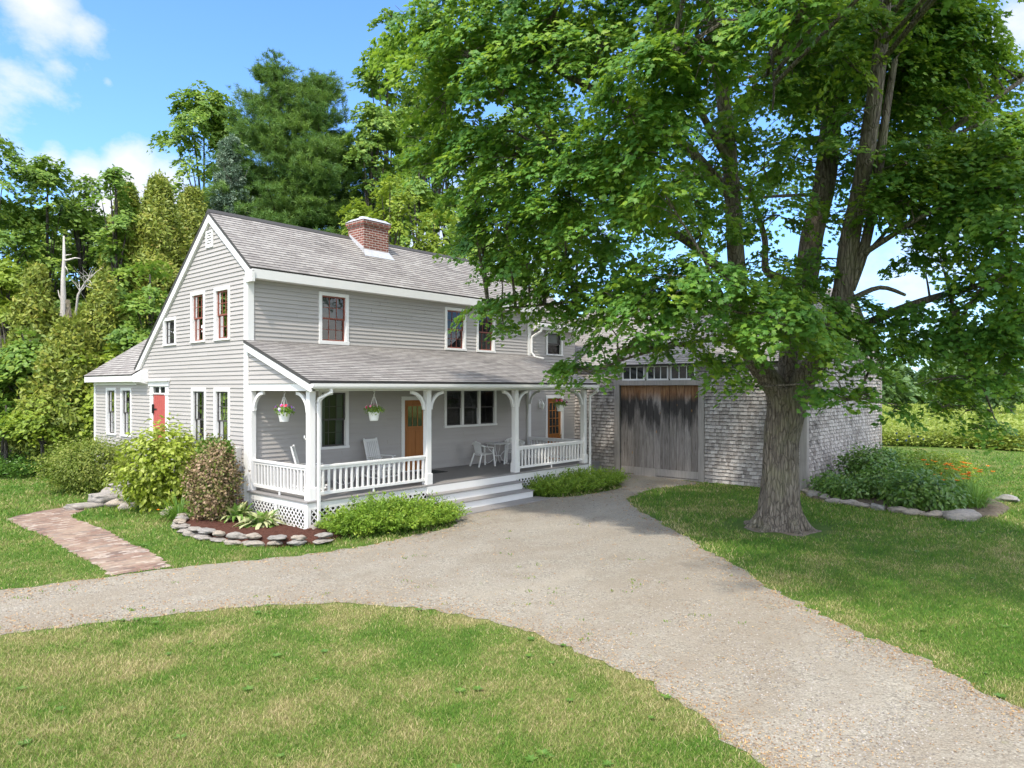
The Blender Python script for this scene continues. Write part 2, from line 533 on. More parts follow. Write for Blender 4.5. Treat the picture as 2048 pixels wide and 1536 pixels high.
def wall_shingles(name, parent, O, u, n, z0, z1, span, holes=(), expo=.125):
    O, u, n = np.array(O, float), np.array(u, float), np.array(n, float)
    mb = MB()
    P = lambda a, z, d: O + u * a + n * d + np.array([0, 0, z])
    z = z0
    row = 0
    while z < z1 - .02:
        zt = min(z + expo, z1)
        A = span(z)
        B = span((z + zt) / 2)
        if A and B:
            for s0, s1 in merge_breaks(z, zt - .018, [h[2] for h in holes] + [h[3] for h in holes]):
                for (sa, sb) in cut(max(A[0], B[0] - .05), min(A[1], B[1] + .05), holes, s0, s1):
                    a = sa - random.uniform(0, .08)
                    while a < sb:
                        w = random.uniform(.06, .14)
                        b = a + w
                        l, r = max(a + .002, sa), min(b - .002, sb)
                        if r - l > .01:
                            mb.tint = random.random()
                            j = random.uniform(-.010, .007) if s0 == z else 0
                            sk = random.uniform(-.004, .004)
                            d0 = .038 + random.uniform(-.005, .012)
                            d0 = d0 - (s0 - z) / expo * (d0 - .004)
                            d1 = .007 + random.uniform(0, .004)
                            p = [P(l, s0 + j - sk, d0), P(r, s0 + j + sk, d0), P(r, s1, d1), P(l, s1, d1), P(l, s0 + j - sk, 0), P(r, s0 + j + sk, 0), P(r, s1, 0), P(l, s1, 0)]
                            mb.add(p, [(0, 1, 2, 3), (4, 5, 1, 0), (4, 0, 3, 7), (1, 5, 6, 2)])
                        a = b
        z = zt
        row += 1
    # sheathing shows dark in slots between courses, standing in for shadow lines
    return mb.build(name, SHINGLE, parent)

def roof_slope(name, parent, p0, u, L, s, S, mat=None, skip=None, stain=0.0, thick=.07):
    """courses of shingles: p0 lower left, u along the eave, s up the slope."""
    p0, u, s = np.array(p0, float), np.array(u, float), np.array(s, float)
    u, s = u / np.linalg.norm(u), s / np.linalg.norm(s)
    n = np.cross(u, s)
    if n[2] < 0: n = -n
    mb = MB()
    P = lambda a, b, d: p0 + u * a + s * b + n * d
    b = 0.0
    while b < S - 1e-3:
        t = min(b + .14, S)
        segs = 24
        for i in range(segs):
            a0, a1 = L * i / segs, L * (i + 1) / segs
            mb.tint = stain * min(1, max(0, (a0 / L - .25) * 1.8)) * (1.15 - b / S * .8)
            j0 = random.uniform(0, .004)
            mb.quad(P(a0, b, .014 + j0), P(a1, b, .014 + j0), P(a1, t, .003), P(a0, t, .003), [(a0, b), (a1, b), (a1, t), (a0, t)])
            mb.quad(P(a0, b, 0), P(a1, b, 0), P(a1, b, .014 + j0), P(a0, b, .014 + j0), [(a0, b), (a1, b), (a1, b + .004), (a0, b + .004)])
        b = t
    o = mb.build(name, mat or ROOF, parent)
    mb = MB()
    mb.hexa([P(.003, .003, -thick), P(L - .003, .003, -thick), P(L - .003, S, -thick), P(.003, S, -thick), P(.003, .003, -.001), P(L - .003, .003, -.001), P(L - .003, S, -.001), P(.003, S, -.001)])
    e = mb.build('roof_deck', ROOF_EDGE, o)
    return o

class Frame:
    """wall-plane frame: a along the wall, d outward, z up."""
    def __init__(s, O, u, n):
        s.O, s.u, s.n = np.array(O, float), np.array(u, float), np.array(n, float)
    def P(s, a, d, z):
        return s.O + s.u * a + s.n * d + np.array([0, 0, z])
    def box(s, mb, a0, a1, d0, d1, z0, z1):
        p = [s.P(a0, d0, z0), s.P(a1, d0, z0), s.P(a1, d1, z0), s.P(a0, d1, z0), s.P(a0, d0, z1), s.P(a1, d0, z1), s.P(a1, d1, z1), s.P(a0, d1, z1)]
        mb.hexa(p)

def window(parent, fr, a0, a1, z0, z1, sash=None, cas=.095, sill=.05, cols=3, rows=2, curtain=None, single=False, casing_mat=None, label=None):
    """double-hung window: white casing (the part), sashes with muntins, panes, a blind or curtain inside."""
    mb = MB()
    fr.box(mb, a0, a0 + cas, -.10, .044, z0 + sill, z1)
    fr.box(mb, a1 - cas, a1, -.10, .044, z0 + sill, z1)
    fr.box(mb, a0 + cas, a1 - cas, -.10, .042, z1 - cas, z1)
    fr.box(mb, a0 - .01, a1 + .01, -.10, .060, z0, z0 + sill)
    w = mb.build('window', casing_mat or WHITE, parent, bevel=.004)
    if label: w['label'] = label
    i0, i1, b0, b1 = a0 + cas, a1 - cas, z0 + sill, z1 - cas
    zm = (b0 + b1) / 2
    st = .042
    pans = [(b0, b1, -.03)] if single else [(b0, zm + .02, -.055), (zm - .02, b1, -.02)]
    for (s0, s1, d) in pans:
        mb = MB()
        fr.box(mb, i0, i0 + st, d - .03, d, s0, s1)
        fr.box(mb, i1 - st, i1, d - .03, d, s0, s1)
        fr.box(mb, i0 + st, i1 - st, d - .03, d - .001, s0, s0 + st)
        fr.box(mb, i0 + st, i1 - st, d - .03, d - .001, s1 - st, s1)
        m = .016
        for c in range(1, cols):
            x = i0 + st + (i1 - i0 - 2 * st) * c / cols
            fr.box(mb, x - m / 2, x + m / 2, d - .024, d - .004, s0 + st, s1 - st)
        for r in range(1, rows):
            zz = s0 + st + (s1 - s0 - 2 * st) * r / rows
            fr.box(mb, i0 + st, i1 - st, d - .023, d - .006, zz - m / 2, zz + m / 2)
        mb.build('sash', sash or SASH_RED, w)
        mb = MB()
        dd = d - .014
        mb.quad(fr.P(i0 + st, dd, s0 + st), fr.P(i1 - st, dd, s0 + st), fr.P(i1 - st, dd, s1 - st), fr.P(i0 + st, dd, s1 - st))
        mb.build('pane', GLASS, w)
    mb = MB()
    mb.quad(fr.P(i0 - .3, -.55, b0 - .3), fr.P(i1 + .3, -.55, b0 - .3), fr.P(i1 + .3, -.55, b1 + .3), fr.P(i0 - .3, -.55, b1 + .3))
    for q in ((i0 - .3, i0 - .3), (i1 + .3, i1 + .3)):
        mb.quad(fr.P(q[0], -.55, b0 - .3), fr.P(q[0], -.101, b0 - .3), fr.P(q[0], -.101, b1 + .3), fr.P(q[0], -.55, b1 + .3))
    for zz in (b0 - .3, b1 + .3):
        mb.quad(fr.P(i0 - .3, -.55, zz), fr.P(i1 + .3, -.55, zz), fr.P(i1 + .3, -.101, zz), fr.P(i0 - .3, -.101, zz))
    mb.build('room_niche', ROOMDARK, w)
    if curtain:
        kind, lo, hi, mat = curtain
        zz0, zz1 = b0 + (b1 - b0) * lo, b0 + (b1 - b0) * hi
        mb = MB()
        if kind == 'blind':
            fr.box(mb, i0 + .01, i1 - .01, -.14, -.13, zz0, zz1)
            mb.build('blind', mat, w)
        else:
            for (x0, x1) in ((i0, i0 + (i1 - i0) * .27), (i1 - (i1 - i0) * .27, i1)):
                k = 10
                for j in range(k):
                    xa, xb = x0 + (x1 - x0) * j / k, x0 + (x1 - x0) * (j + 1) / k
                    da, db = -.15 + .02 * (j % 2), -.15 + .02 * ((j + 1) % 2)
                    mb.quad(fr.P(xa, da, zz0), fr.P(xb, db, zz0), fr.P(xb, db, zz1), fr.P(xa, da, zz1))
            mb.build('curtain', mat, w)
    return w

# ------------------------------------------------------------------ farmhouse
HOUSE = thing('farmhouse', 'grey clapboard farmhouse with shingle roof, brick chimney and white columned front porch', 'house', (0, 0, 0))
LEN, RY, RZ, EZ = 11.1, 2.03, 8.14, 6.34
KF, KR = (RZ - EZ) / (RY + .30), .83
FG = Frame((0, 0, 0), (0, 1, 0), (-1, 0, 0))          # gable, a = y
FF = Frame((0, 0, 0), (1, 0, 0), (0, -1, 0))          # facade, a = x
ELL = 10.85

def gable_span(z):
    lo = 0.0 if z < EZ - .30 else (z + .09 - RZ) / KF + RY
    if z < 3.50:
        hi = ELL
    else:
        hi = RY + (RZ - .09 - z) / KR
    if z < 3.95: hi = max(hi, 7.05) if z >= 3.5 else hi
    if z >= 3.95: hi = min(hi, 7.05)
    lo = max(lo, 0)
    return (lo, hi) if hi > lo else (RY, RY)

GW = [(.92, 1.80, 4.57, 6.00), (2.34, 3.21, 4.57, 6.00), (4.18, 5.06, 4.56, 5.40),
      (.92, 1.81, 1.58, 3.30), (2.28, 3.17, 1.58, 3.30), (7.50, 8.42, 1.70, 3.31), (8.84, 9.74, 1.70, 3.31)]
gh = [(a + .05, b - .05, c + .03, d - .05) for a, b, c, d in GW] + [(4.90, 5.88, .62, 3.36)]
siding('wall', HOUSE, (0, 0, 0), (0, 1, 0), (-1, 0, 0), .50, 8.02, gable_span, gh)
FWN = [(2.05, 3.03, 4.52, 5.97), (6.80, 7.77, 4.55, 5.96), (8.28, 9.21, 4.54, 5.95), (12.1, 13.15, 4.56, 5.52), (2.04, 3.03, 1.59, 3.26)]
fh = [(a + .05, b - .05, c + .03, d - .05) for a, b, c, d in FWN] + [(4.98, 6.12, .70, 3.02), (6.83, 9.24, 2.04, 3.24), (12.1, 13.2, .5, 3.0)]
siding('wall', HOUSE, (0, 0, 0), (1, 0, 0), (0, -1, 0), .50, 6.10, lambda z: (0, LEN) if z > 5.55 else (0, 13.98), fh)
# closing walls that the photograph does not show
siding('wall', HOUSE, (LEN, 0, 0), (0, 1, 0), (1, 0, 0), 5.4, 8.02, lambda z: (gable_span(z)[0], min(gable_span(z)[1], 6.9)) if gable_span(z) else None, expo=.2)
siding('wall', HOUSE, (13.9, 7.0, 0), (-1, 0, 0), (0, 1, 0), .3, 3.95, lambda z: (0, 13.9), expo=.2)
siding('wall', HOUSE, (4.6, ELL, 0), (-1, 0, 0), (0, 1, 0), .3, 5.2, lambda z: (0, 4.6) if z < 3.55 else ((z - 3.55) / .68, 4.6 - (z - 3.55) / .68), expo=.112)
siding('wall', HOUSE, (4.6, 7.0, 0), (0, 1, 0), (1, 0, 0), .3, 3.6, lambda z: (0, ELL - 7.0), expo=.2)
m = MB()
m.box(.012, 13.98, .012, 6.98, -.15, .50)
m.box(.012, 4.58, 6.98, ELL - .012, -.15, .50)
m.build('foundation', BRICK, HOUSE)

# roofs
sl = math.hypot(RY + .30, RZ - EZ)
r1 = roof_slope('roof', HOUSE, (-.10, -.30, EZ), (1, 0, 0), LEN + .25, (0, RY + .30, RZ - EZ), sl, stain=.12)
bk = (7.12 - RY)
r2 = roof_slope('roof', HOUSE, (LEN + .15, 7.12, RZ - bk * KR), (-1, 0, 0), LEN + .25, (0, -bk, bk * KR), math.hypot(bk, bk * KR))
m = MB()
m.prism([(-.10, RY - .13, RZ - .075), (-.10, RY, RZ + .045), (-.10, RY + .13, RZ - .085)], (LEN + .25, 0, 0))
m.build('ridge_cap', ROOF_EDGE, HOUSE)
# wing roof
ws = 2.3
r3 = roof_slope('roof', HOUSE, (LEN + .02, -.30, 5.77), (1, 0, 0), 3.35, (0, ws, ws * .74), math.hypot(ws, ws * .74))
r4 = roof_slope('roof', HOUSE, (LEN + 3.37, 5.9, 5.77 + ws * .74 - (5.9 - 2.0) * .74), (-1, 0, 0), 3.35, (0, -3.9, 3.9 * .74), math.hypot(3.9, 3.9 * .74))
# rear ell roof
es = 2.6
roof_slope('roof', HOUSE, (-.30, 11.10, 3.72), (0, -1, 0), 4.32, (es, 0, es * .67), math.hypot(es, es * .67))
roof_slope('roof', HOUSE, (4.9, 6.75, 3.72), (0, 1, 0), 4.35, (-es, 0, es * .67), math.hypot(es, es * .67))
roof_slope('roof', HOUSE, (.06, 6.76, 3.72 + .36 * .67), (0, -1, 0), 1.3, (es - .36, 0, (es - .36) * .67), math.hypot(es - .36, (es - .36) * .67))

# trim
for bb in ((-.042, .13, -.042, -.0, .42, 6.12), (-.042, 0, .002, .17, .42, 6.12), (LEN - .09, LEN + .09, -.042, 0, .42, 6.10), (-.042, 0, ELL - .11, ELL + .042, .42, 3.46), (.002, .11, ELL, ELL + .042, .42, 3.46)):
    m = MB()
    m.box(*bb)
    m.build('corner_board', WHITE, HOUSE, bevel=.004)
m = MB()
m.box(-.06, LEN + .12, -.30, -.27, EZ - .27, EZ - .035)
m.box(-.058, LEN + .12, -.27, .0, EZ - .265, EZ - .245)
m.box(LEN + .1, 14.35, -.30, -.27, 5.50, 5.735)
m.box(LEN + .1, 14.35, -.27, 0, 5.505, 5.525)
m.prism([(LEN + .10, -.31, 5.48), (LEN + .10, -.31, 5.74), (LEN + .10, -.0, 5.97), (LEN + .10, -.0, 5.42)], (.03, 0, 0))
m.build('fascia', WHITE, HOUSE, bevel=.004)
m = MB()
def rake(mb, x, y0, z0, y1, z1, w, t=.045, x2=None):
    d = Vector((0, y1 - y0, z1 - z0))
    nn = Vector((0, -d.z, d.y)).normalized() * (1 if d.y > 0 else -1)
    p = [Vector((x, y0, z0)), Vector((x, y1, z1))]
    mb.prism([p[0], p[1], p[1] + Vector((0, 0, -w * 1.28)), p[0] + Vector((0, 0, -w * 1.28))], (t, 0, 0))
rake(m, -.085, -.30, EZ - .075, RY, RZ - .075, .19, .084)
m.build('rake_board', WHITE, HOUSE, bevel=.004)
m = MB()
rake(m, -.085, 7.08, RZ - (7.08 - RY) * KR - .078, RY, RZ - .078, .19, .084)
m.build('rake_board', WHITE, HOUSE, bevel=.004)
m = MB()
m.box(-.088, -.001, -.33, .02, EZ - .36, EZ - .10)
m.build('eave_return', WHITE, HOUSE, bevel=.004)
m = MB()
m.box(-.28, -.255, 6.76, 11.08, 3.50, 3.69)
m.box(-.255, 0, 6.76, 11.06, 3.50, 3.52)
m.box(-.06, -.0, 7.05, ELL, 3.40, 3.50)
m.prism([(-.285, 6.75, 3.49), (-.285, 6.75, 3.70), (.0, 6.75, 3.88), (0, 6.75, 3.40)], (0, -.55, 0))
m.prism([(-.285, 11.08, 3.49), (-.285, 11.08, 3.70), (2.3, 11.08, 5.42), (2.3, 11.08, 5.20)], (0, -.03, 0))
m.build('fascia', WHITE, HOUSE, bevel=.004)
# gable louvre
m = MB()
for zz in np.arange(7.20, 7.56, .07):
    m.hexa([FG.P(1.93, .03, zz), FG.P(2.19, .03, zz), FG.P(2.19, .012, zz + .045), FG.P(1.93, .012, zz + .045), FG.P(1.93, .045, zz + .004), FG.P(2.19, .045, zz + .004), FG.P(2.19, .024, zz + .05), FG.P(1.93, .024, zz + .05)])
FG.box(m, 1.86, 1.93, 0, .05, 7.14, 7.60)
FG.box(m, 2.19, 2.26, 0, .05, 7.14, 7.60)
FG.box(m, 1.93, 2.19, 0, .048, 7.14, 7.19)
FG.box(m, 1.93, 2.19, 0, .048, 7.55, 7.60)
m.build('gable_vent', WHITE, HOUSE)

# windows
cl = [('blind', .62, 1, CURTAIN_DIM), ('blind', 0, .52, CURTAIN_DIM), None, ('curtain', 0, 1, CURTAIN_DIM), ('curtain', 0, 1, CURTAIN_DIM), ('curtain', 0, .5, CURTAIN), None]
for i, (a0, a1, z0, z1) in enumerate(GW):
    if i == 2:
        window(HOUSE, FG, a0, a1, z0, z1, SASH_DARK, cols=2, rows=3, single=True, label='small square attic window')
    else:
        window(HOUSE, FG, a0, a1, z0, z1, SASH_RED if i < 2 else SASH_DARK, curtain=cl[i], sill=.05)
window(HOUSE, FF, *FWN[0], SASH_RED, sill=.10, curtain=('blind', .50, .93, CURTAIN_DIM))
window(HOUSE, FF, *FWN[1], SASH_RED, sill=.07)
window(HOUSE, FF, *FWN[2], SASH_RED, sill=.07, curtain=('blind', .03, .48, CURTAIN_DIM))
window(HOUSE, FF, *FWN[3], SASH_DARK, cols=1, rows=1, curtain=('blind', .45, 1, CURTAIN))
window(HOUSE, FF, *FWN[4], SASH_DARK, sill=.07, curtain=('curtain', 0, 1, CURTAIN_DIM))
# triple window on the porch
m = MB()
for a in (6.78, 7.57, 8.38, 9.19):
    FF.box(m, a, a + .10, -.08, .036, 2.06, 3.28)
FF.box(m, 6.88, 9.19, -.08, .034, 3.20, 3.28)
FF.box(m, 6.76, 9.31, -.08, .055, 1.99, 2.06)
tw = m.build('window', WHITE, HOUSE, bevel=.004)
tw['label'] = 'triple window with white mullions under the porch'
for a in (6.88, 7.67, 8.48):
    m = MB()
    b = a + .69 + (.02 if a > 8 else 0)
    for (s0, s1, d) in ((2.06, 2.66, -.05), (2.62, 3.20, -.02)):
        FF.box(m, a, a + .04, d - .03, d, s0, s1)
        FF.box(m, b - .04, b, d - .03, d, s0, s1)
        FF.box(m, a + .04, b - .04, d - .03, d - .001, s0, s0 + .04)
        FF.box(m, a + .04, b - .04, d - .03, d - .001, s1 - .04, s1)
    m.build('sash', SASH_DARK, tw)
    m = MB()
    m.quad(FF.P(a + .04, -.035, 2.1), FF.P(b - .04, -.035, 2.1), FF.P(b - .04, -.035, 3.16), FF.P(a + .04, -.035, 3.16))
    m.build('pane', GLASS, tw)
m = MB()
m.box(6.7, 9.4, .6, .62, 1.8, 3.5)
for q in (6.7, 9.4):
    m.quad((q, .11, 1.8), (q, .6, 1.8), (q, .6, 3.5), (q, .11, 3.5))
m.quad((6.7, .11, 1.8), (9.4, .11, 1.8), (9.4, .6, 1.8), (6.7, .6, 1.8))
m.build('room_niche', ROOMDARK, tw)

# doors
def panel_door(name, fr, a0, a1, z0, z1, mat, lites, cas=.12, top=.12, label=None, knob=1):
    mb = MB()
    mb.tint = .5
    fr.box(mb, a0 + cas, a1 - cas, -.07, -.03, z0, z1 - top)
    w, h = a1 - a0 - 2 * cas, z1 - z0 - top
    x0 = a0 + cas
    # raised stiles, rails and panels
    for (p, q, r, s) in lites[1]:
        fr.box(mb, x0 + p * w, x0 + q * w, -.03, -.018, z0 + r * h, z0 + s * h)
    d = mb.build(name, mat, HOUSE, bevel=.005)
    if label: d['label'] = label
    mb = MB()
    fr.box(mb, a0, a0 + cas, -.07, .036, z0 - .02, z1)
    fr.box(mb, a1 - cas, a1, -.07, .036, z0 - .02, z1)
    fr.box(mb, a0 + cas, a1 - cas, -.07, .034, z1 - top, z1)
    fr.box(mb, a0 + cas, a1 - cas, -.07, .05, z0 - .03, z0)
    mb.build('door_frame', WHITE, d, bevel=.004)
    if lites[0]:
        p, q, r, s, nc, nr = lites[0]
        A0, A1, B0, B1 = x0 + p * w, x0 + q * w, z0 + r * h, z0 + s * h
        mb = MB()
        fr.box(mb, A0, A1, -.028, -.020, B0, B1)
        mb.build('pane', DOORGLASS, d)
        mb = MB()
        mb.tint = .9
        for c in range(nc + 1):
            x = A0 + (A1 - A0) * c / nc
            fr.box(mb, x - .012, x + .012, -.02, -.008, B0 - .012, B1 + .012)
        for c in range(nr + 1):
            z = B0 + (B1 - B0) * c / nr
            for k in range(nc):
                xa, xb = A0 + (A1 - A0) * k / nc + .012, A0 + (A1 - A0) * (k + 1) / nc - .012
                fr.box(mb, xa, xb, -.02, -.009, z - .012, z + .012)
        mb.build('muntin', mat, d)
    mb = MB()
    kx = x0 + w * (.92 if knob > 0 else .08)
    mb.lathe([(.0, .0), (.03, .0), (.03, .01), (.012, .02), (.012, .04), (.03, .055), (.028, .075), (0, .082)], (0, 0, 0), 12)
    for i, v in enumerate(mb.v):
        q = fr.P(kx + v[0], -.018 + v[2], z0 + .95 + v[1])
        mb.v[i] = tuple(q)
    mb.build('handle', BRASS, d, smooth=True)
    return d
def dglass():
    n = NT('dark_door_glass')
    return n.done(n.pbr((.02, .024, .022), .04, None, .8))
DOORGLASS = dglass()
def brass():
    n = NT('tarnished_brass')
    return n.done(n.pbr((.28, .19, .07), .35, None, .5, .9))
BRASS = brass()
panel_door('door', FF, 4.98, 6.12, .73, 3.04, OAK, ((.16, .84, .62, .92, 3, 1), [(.12, .46, .08, .56), (.54, .88, .08, .56)]), label='varnished orange wood front door with three small panes on top')
panel_door('door', FF, 12.08, 13.22, .50, 3.02, OAK, ((.16, .84, .42, .93, 3, 4), [(.14, .86, .06, .34)]), label='orange wood side door with a grid of panes')
# red side door with transom and entablature
m = MB()
FG.box(m, 4.95, 5.84, -.05, -.005, .66, 3.10)
for k in range(6):
    FG.box(m, 4.955 + k * .147, 5.095 + k * .147, -.005, .003, .68, 3.09)
rd = m.build('door', DOOR_RED, HOUSE)
rd['label'] = 'faded red plank door in a white classical surround'
m = MB()
FG.box(m, 4.72, 4.945, -.02, .026, .5, 3.36)
FG.box(m, 5.845, 6.07, -.02, .026, .5, 3.36)
FG.box(m, 4.945, 5.845, -.07, .03, 3.105, 3.15)
FG.box(m, 4.945, 5.845, -.07, .02, 3.33, 3.36)
FG.box(m, 4.66, 6.13, -.0, .055, 3.36, 3.50)
FG.box(m, 4.62, 6.17, -.0, .12, 3.50, 3.56)
FG.box(m, 4.70, 4.96, -.0, .045, 3.08, 3.15)
FG.box(m, 5.83, 6.09, -.0, .045, 3.08, 3.15)
FG.box(m, 4.985, 5.805, -.07, .08, .58, .655)
m.build('door_frame', WHITE, rd, bevel=.004)
m = MB()
FG.box(m, 4.945, 5.845, -.06, -.02, 3.15, 3.33)
m.build('pane', DOORGLASS, rd)
m = MB()
FG.box(m, 5.35, 5.44, -.018, -.005, 3.15, 3.33)
m.build('muntin', WHITE, rd)
m = MB()
FG.box(m, 5.60, 5.86, .004, .012, 2.62, 2.67)
FG.box(m, 5.78, 5.86, -.02, .05, 2.52, 2.80)
m.build('hinge', BLACK, rd)

# chimney
m = MB()
m.box(4.55, 5.53, 1.30, 2.12, 7.3, 8.44)
m.box(4.52, 5.56, 1.27, 2.15, 8.44, 8.51)
m.box(4.49, 5.59, 1.24, 2.18, 8.51, 8.62)
ch = m.build('chimney', BRICK, HOUSE)
m = MB()
m.hexa([(4.47, 1.22, 8.62), (5.61, 1.22, 8.62), (5.61, 2.20, 8.62), (4.47, 2.20, 8.62), (4.62, 1.37, 8.73), (5.46, 1.37, 8.73), (5.46, 2.05, 8.73), (4.62, 2.05, 8.73)])
m.lathe([(.16, 0), (.16, .07), (.12, .075), (.12, 0)], (4.85, 1.7, 8.725), 16)
m.lathe([(.16, 0), (.16, .07), (.12, .075), (.12, 0)], (5.22, 1.7, 8.725), 16)
m.build('chimney_cap', LEAD, ch)
m = MB()
zr = lambda y: RZ - abs(RY - y) * KF
m.hexa([(4.46, 1.10, zr(1.10) + .02), (5.63, 1.10, zr(1.10) + .02), (5.55, 1.295, zr(1.29) + .02), (4.53, 1.295, zr(1.29) + .02), (4.46, 1.10, zr(1.10) + .03), (5.63, 1.10, zr(1.10) + .03), (5.55, 1.294, zr(1.29) + .13), (4.53, 1.294, zr(1.29) + .13)])
for x in (4.53, 5.532):
    m.prism([(x, 1.30, zr(1.30) + .0), (x, 1.30, zr(1.30) + .17), (x, 1.66, zr(1.66) + .14), (x, RY, zr(RY) + .11), (x, RY, zr(RY))], (.018, 0, 0))
m.build('flashing', LEAD, ch)

# ------------------------------------------------------------------ porch
PF = -2.60
m = MB()
m.box(-.06, LEN + .06, -2.76, -.02, .66, .70)
m.build('porch_floor', DECK, HOUSE, bevel=.006)
m = MB()
m.box(-.03, LEN + .03, -2.73, -2.70, .50, .658)
m.box(-.03, 0, -2.70, -.04, .50, .658)
m.box(LEN, LEN + .03, -2.70, -.04, .50, .658)
for x in (-.03, 1.75, 3.60, 7.16, 9.2, LEN - .06):
    m.box(x, x + .10, -2.732, -2.70, .02, .50)
for y in (-2.70, -1.40, -.14):
    m.box(-.032, 0, y, y + .10, .02, .50)
m.box(0.08, 3.6, -2.728, -2.70, .02, .09)
m.box(7.26, LEN - .06, -2.728, -2.70, .02, .09)
m.box(-.028, 0, -2.6, -.1, .02, .07)
m.build('porch_skirt', WHITE, HOUSE, bevel=.003)
def lattice(fr, a0, a1, z0, z1, sp=.105, w=.036):
    mb = MB()
    for sgn, d in ((1, .004), (-1, .012)):
        k = -40
        while k < 200:
            c = k * sp * 1.414
            # line a - a0 - sgn*(z - z0) = c
            pts = []
            for z in (z0, z1):
                pts.append((c + sgn * (z - z0), z))
            (aa, za), (ab, zb) = pts
            L = a1 - a0
            def clipa(aa, za, ab, zb):
                lo, hi = 0.0, 1.0
                da = ab - aa
                for bound, s in ((0, 1), (L, -1)):
                    f0, f1 = s * (aa - bound), s * (ab - bound)
                    if f0 < 0 and f1 < 0: return None
                    if f0 < 0: lo = max(lo, f0 / (f0 - f1))
                    elif f1 < 0: hi = min(hi, f0 / (f0 - f1))
                return (lo, hi) if hi > lo + 1e-4 else None
            r = clipa(aa, za, ab, zb)
            if r:
                q = []
                for t in r:
                    q.append((a0 + aa + (ab - aa) * t, za + (zb - za) * t))
                h = w * .707
                (xa, ya), (xb, yb) = q
                ox = h
                p = [fr.P(max(a0, min(a1, xa - ox)), d, ya), fr.P(max(a0, min(a1, xa + ox)), d, ya), fr.P(max(a0, min(a1, xb + ox)), d, yb), fr.P(max(a0, min(a1, xb - ox)), d, yb)]
                p2 = [v - fr.n * .007 for v in p]
                mb.add(p + p2, [(0, 1, 2, 3), (7, 6, 5, 4), (0, 4, 5, 1), (1, 5, 6, 2), (2, 6, 7, 3), (3, 7, 4, 0)])
            k += 1
    return mb.build('lattice', WHITE, HOUSE)
FP = Frame((0, -2.715, 0), (1, 0, 0), (0, -1, 0))
FL = Frame((-.012, 0, 0), (0, 1, 0), (-1, 0, 0))
for a0, a1 in ((.07, 1.75), (1.85, 3.60), (7.26, 9.2), (9.3, LEN - .06)):
    lattice(FP, a0, a1, .09, .50)
for a0, a1 in ((-2.60, -1.40), (-1.30, -.14)):
    lattice(FL, a0, a1, .07, .50)
# steps
m = MB()
m.tint = .4
m.box(3.56, 7.22, -3.06, -2.73, .435, .475)
m.box(3.66, 7.30, -3.42, -3.00, .215, .250)
m.box(3.80, 7.42, -3.92, -3.36, .0, .035)
stp = m.build('porch_steps', DECK, HOUSE, bevel=.006)
m = MB()
m.box(3.60, 7.18, -2.76, -2.733, .475, .66)
m.box(3.62, 7.18, -3.02, -2.765, .25, .434)
m.box(3.72, 7.26, -3.38, -3.025, .035, .214)
m.build('riser', WHITE, stp)
# posts with curved braces
POSTS = [.14, 3.73, 7.34, 10.96]
def post(x, y, z0=.70):
    mb = MB()
    mb.box(x - .08, x + .08, y - .08, y + .08, z0, 3.24)
    mb.hexa([(x - .105, y - .105, z0 + .001), (x + .105, y - .105, z0 + .001), (x + .105, y + .105, z0 + .001), (x - .105, y + .105, z0 + .001), (x - .105, y - .105, z0 + .3), (x + .105, y - .105, z0 + .3), (x + .105, y + .105, z0 + .3), (x - .105, y + .105, z0 + .3)])
    return mb.build('porch_post', WHITE, HOUSE, bevel=.008)
def brace(p, x, y, dx, dy):
    mb = MB()
    R1, R0 = .50, .42
    prof = []
    k = 9
    # arch centred below the header, away from the post
    for i in range(k + 1):
        a = math.pi / 2 * i / k
        prof.append((.08 + R1 - R1 * math.cos(a), 3.22 - R1 + R1 * math.sin(a)))
    inner = [(.08 + R1 - R0 * math.cos(math.pi / 2 * i / k), 3.22 - R1 + R0 * math.sin(math.pi / 2 * i / k) - .0) for i in range(k + 1)]
    w = .035
    for i in range(k):
        q = [prof[i], prof[i + 1], inner[i + 1], inner[i]]
        pts = []
        for s in (-w, w):
            for (r, z) in q:
                pts.append((x + dx * r - dy * s, y + dy * r + dx * s, z))
        mb.hexa(pts)
    return mb.build('brace', WHITE, p)
for i, x in enumerate(POSTS):
    p = post(x, PF)
    if i > 0: brace(p, x, PF, -1, 0)
    if i < 3: brace(p, x, PF, 1, 0)
    if i in (0, 3): brace(p, x, PF, 0, 1)
for x in (.08, LEN - .08):
    m = MB()
    m.box(x - .07, x + .07, -.11, -.02, .70, 3.24)
    p = m.build('pilaster', WHITE, HOUSE, bevel=.006)
    brace(p, x, -.03, 0, -1)
# header beams, ceiling, roof
m = MB()
m.box(.03, LEN - .03, -2.70, -2.50, 3.23, 3.42)
m.box(-.0, .20, -2.70, -.01, 3.231, 3.41)
m.box(LEN - .20, LEN, -2.70, -.01, 3.231, 3.41)
m.build('porch_beam', WHITE, HOUSE, bevel=.004)
m = MB()
m.box(.2, LEN - .2, -2.5, -.02, 3.35, 3.37)
m.build('porch_ceiling', WHITE_OLD, HOUSE)
roof_slope('roof', HOUSE, (-.14, -3.0, 3.46), (1, 0, 0), LEN + .28, (0, 3.0, 1.06), math.hypot(3.0, 1.06), stain=.85)
tri = lambda z: (-2.98 + (z - 3.37) / .3533, 0)
siding('wall', HOUSE, (-.0, 0, 0), (0, 1, 0), (-1, 0, 0), 3.41, 4.42, tri)
siding('wall', HOUSE, (LEN, 0, 0), (0, 1, 0), (1, 0, 0), 3.41, 4.42, tri)
for x in (-.125, LEN + .08):
    m = MB()
    rake(m, x, -3.0, 3.375, -.0, 3.375 + 1.06, .13, .045)
    m.build('rake_board', WHITE, HOUSE)
m = MB()
m.box(-.08, LEN + .08, -2.95, -2.72, 3.27, 3.29)
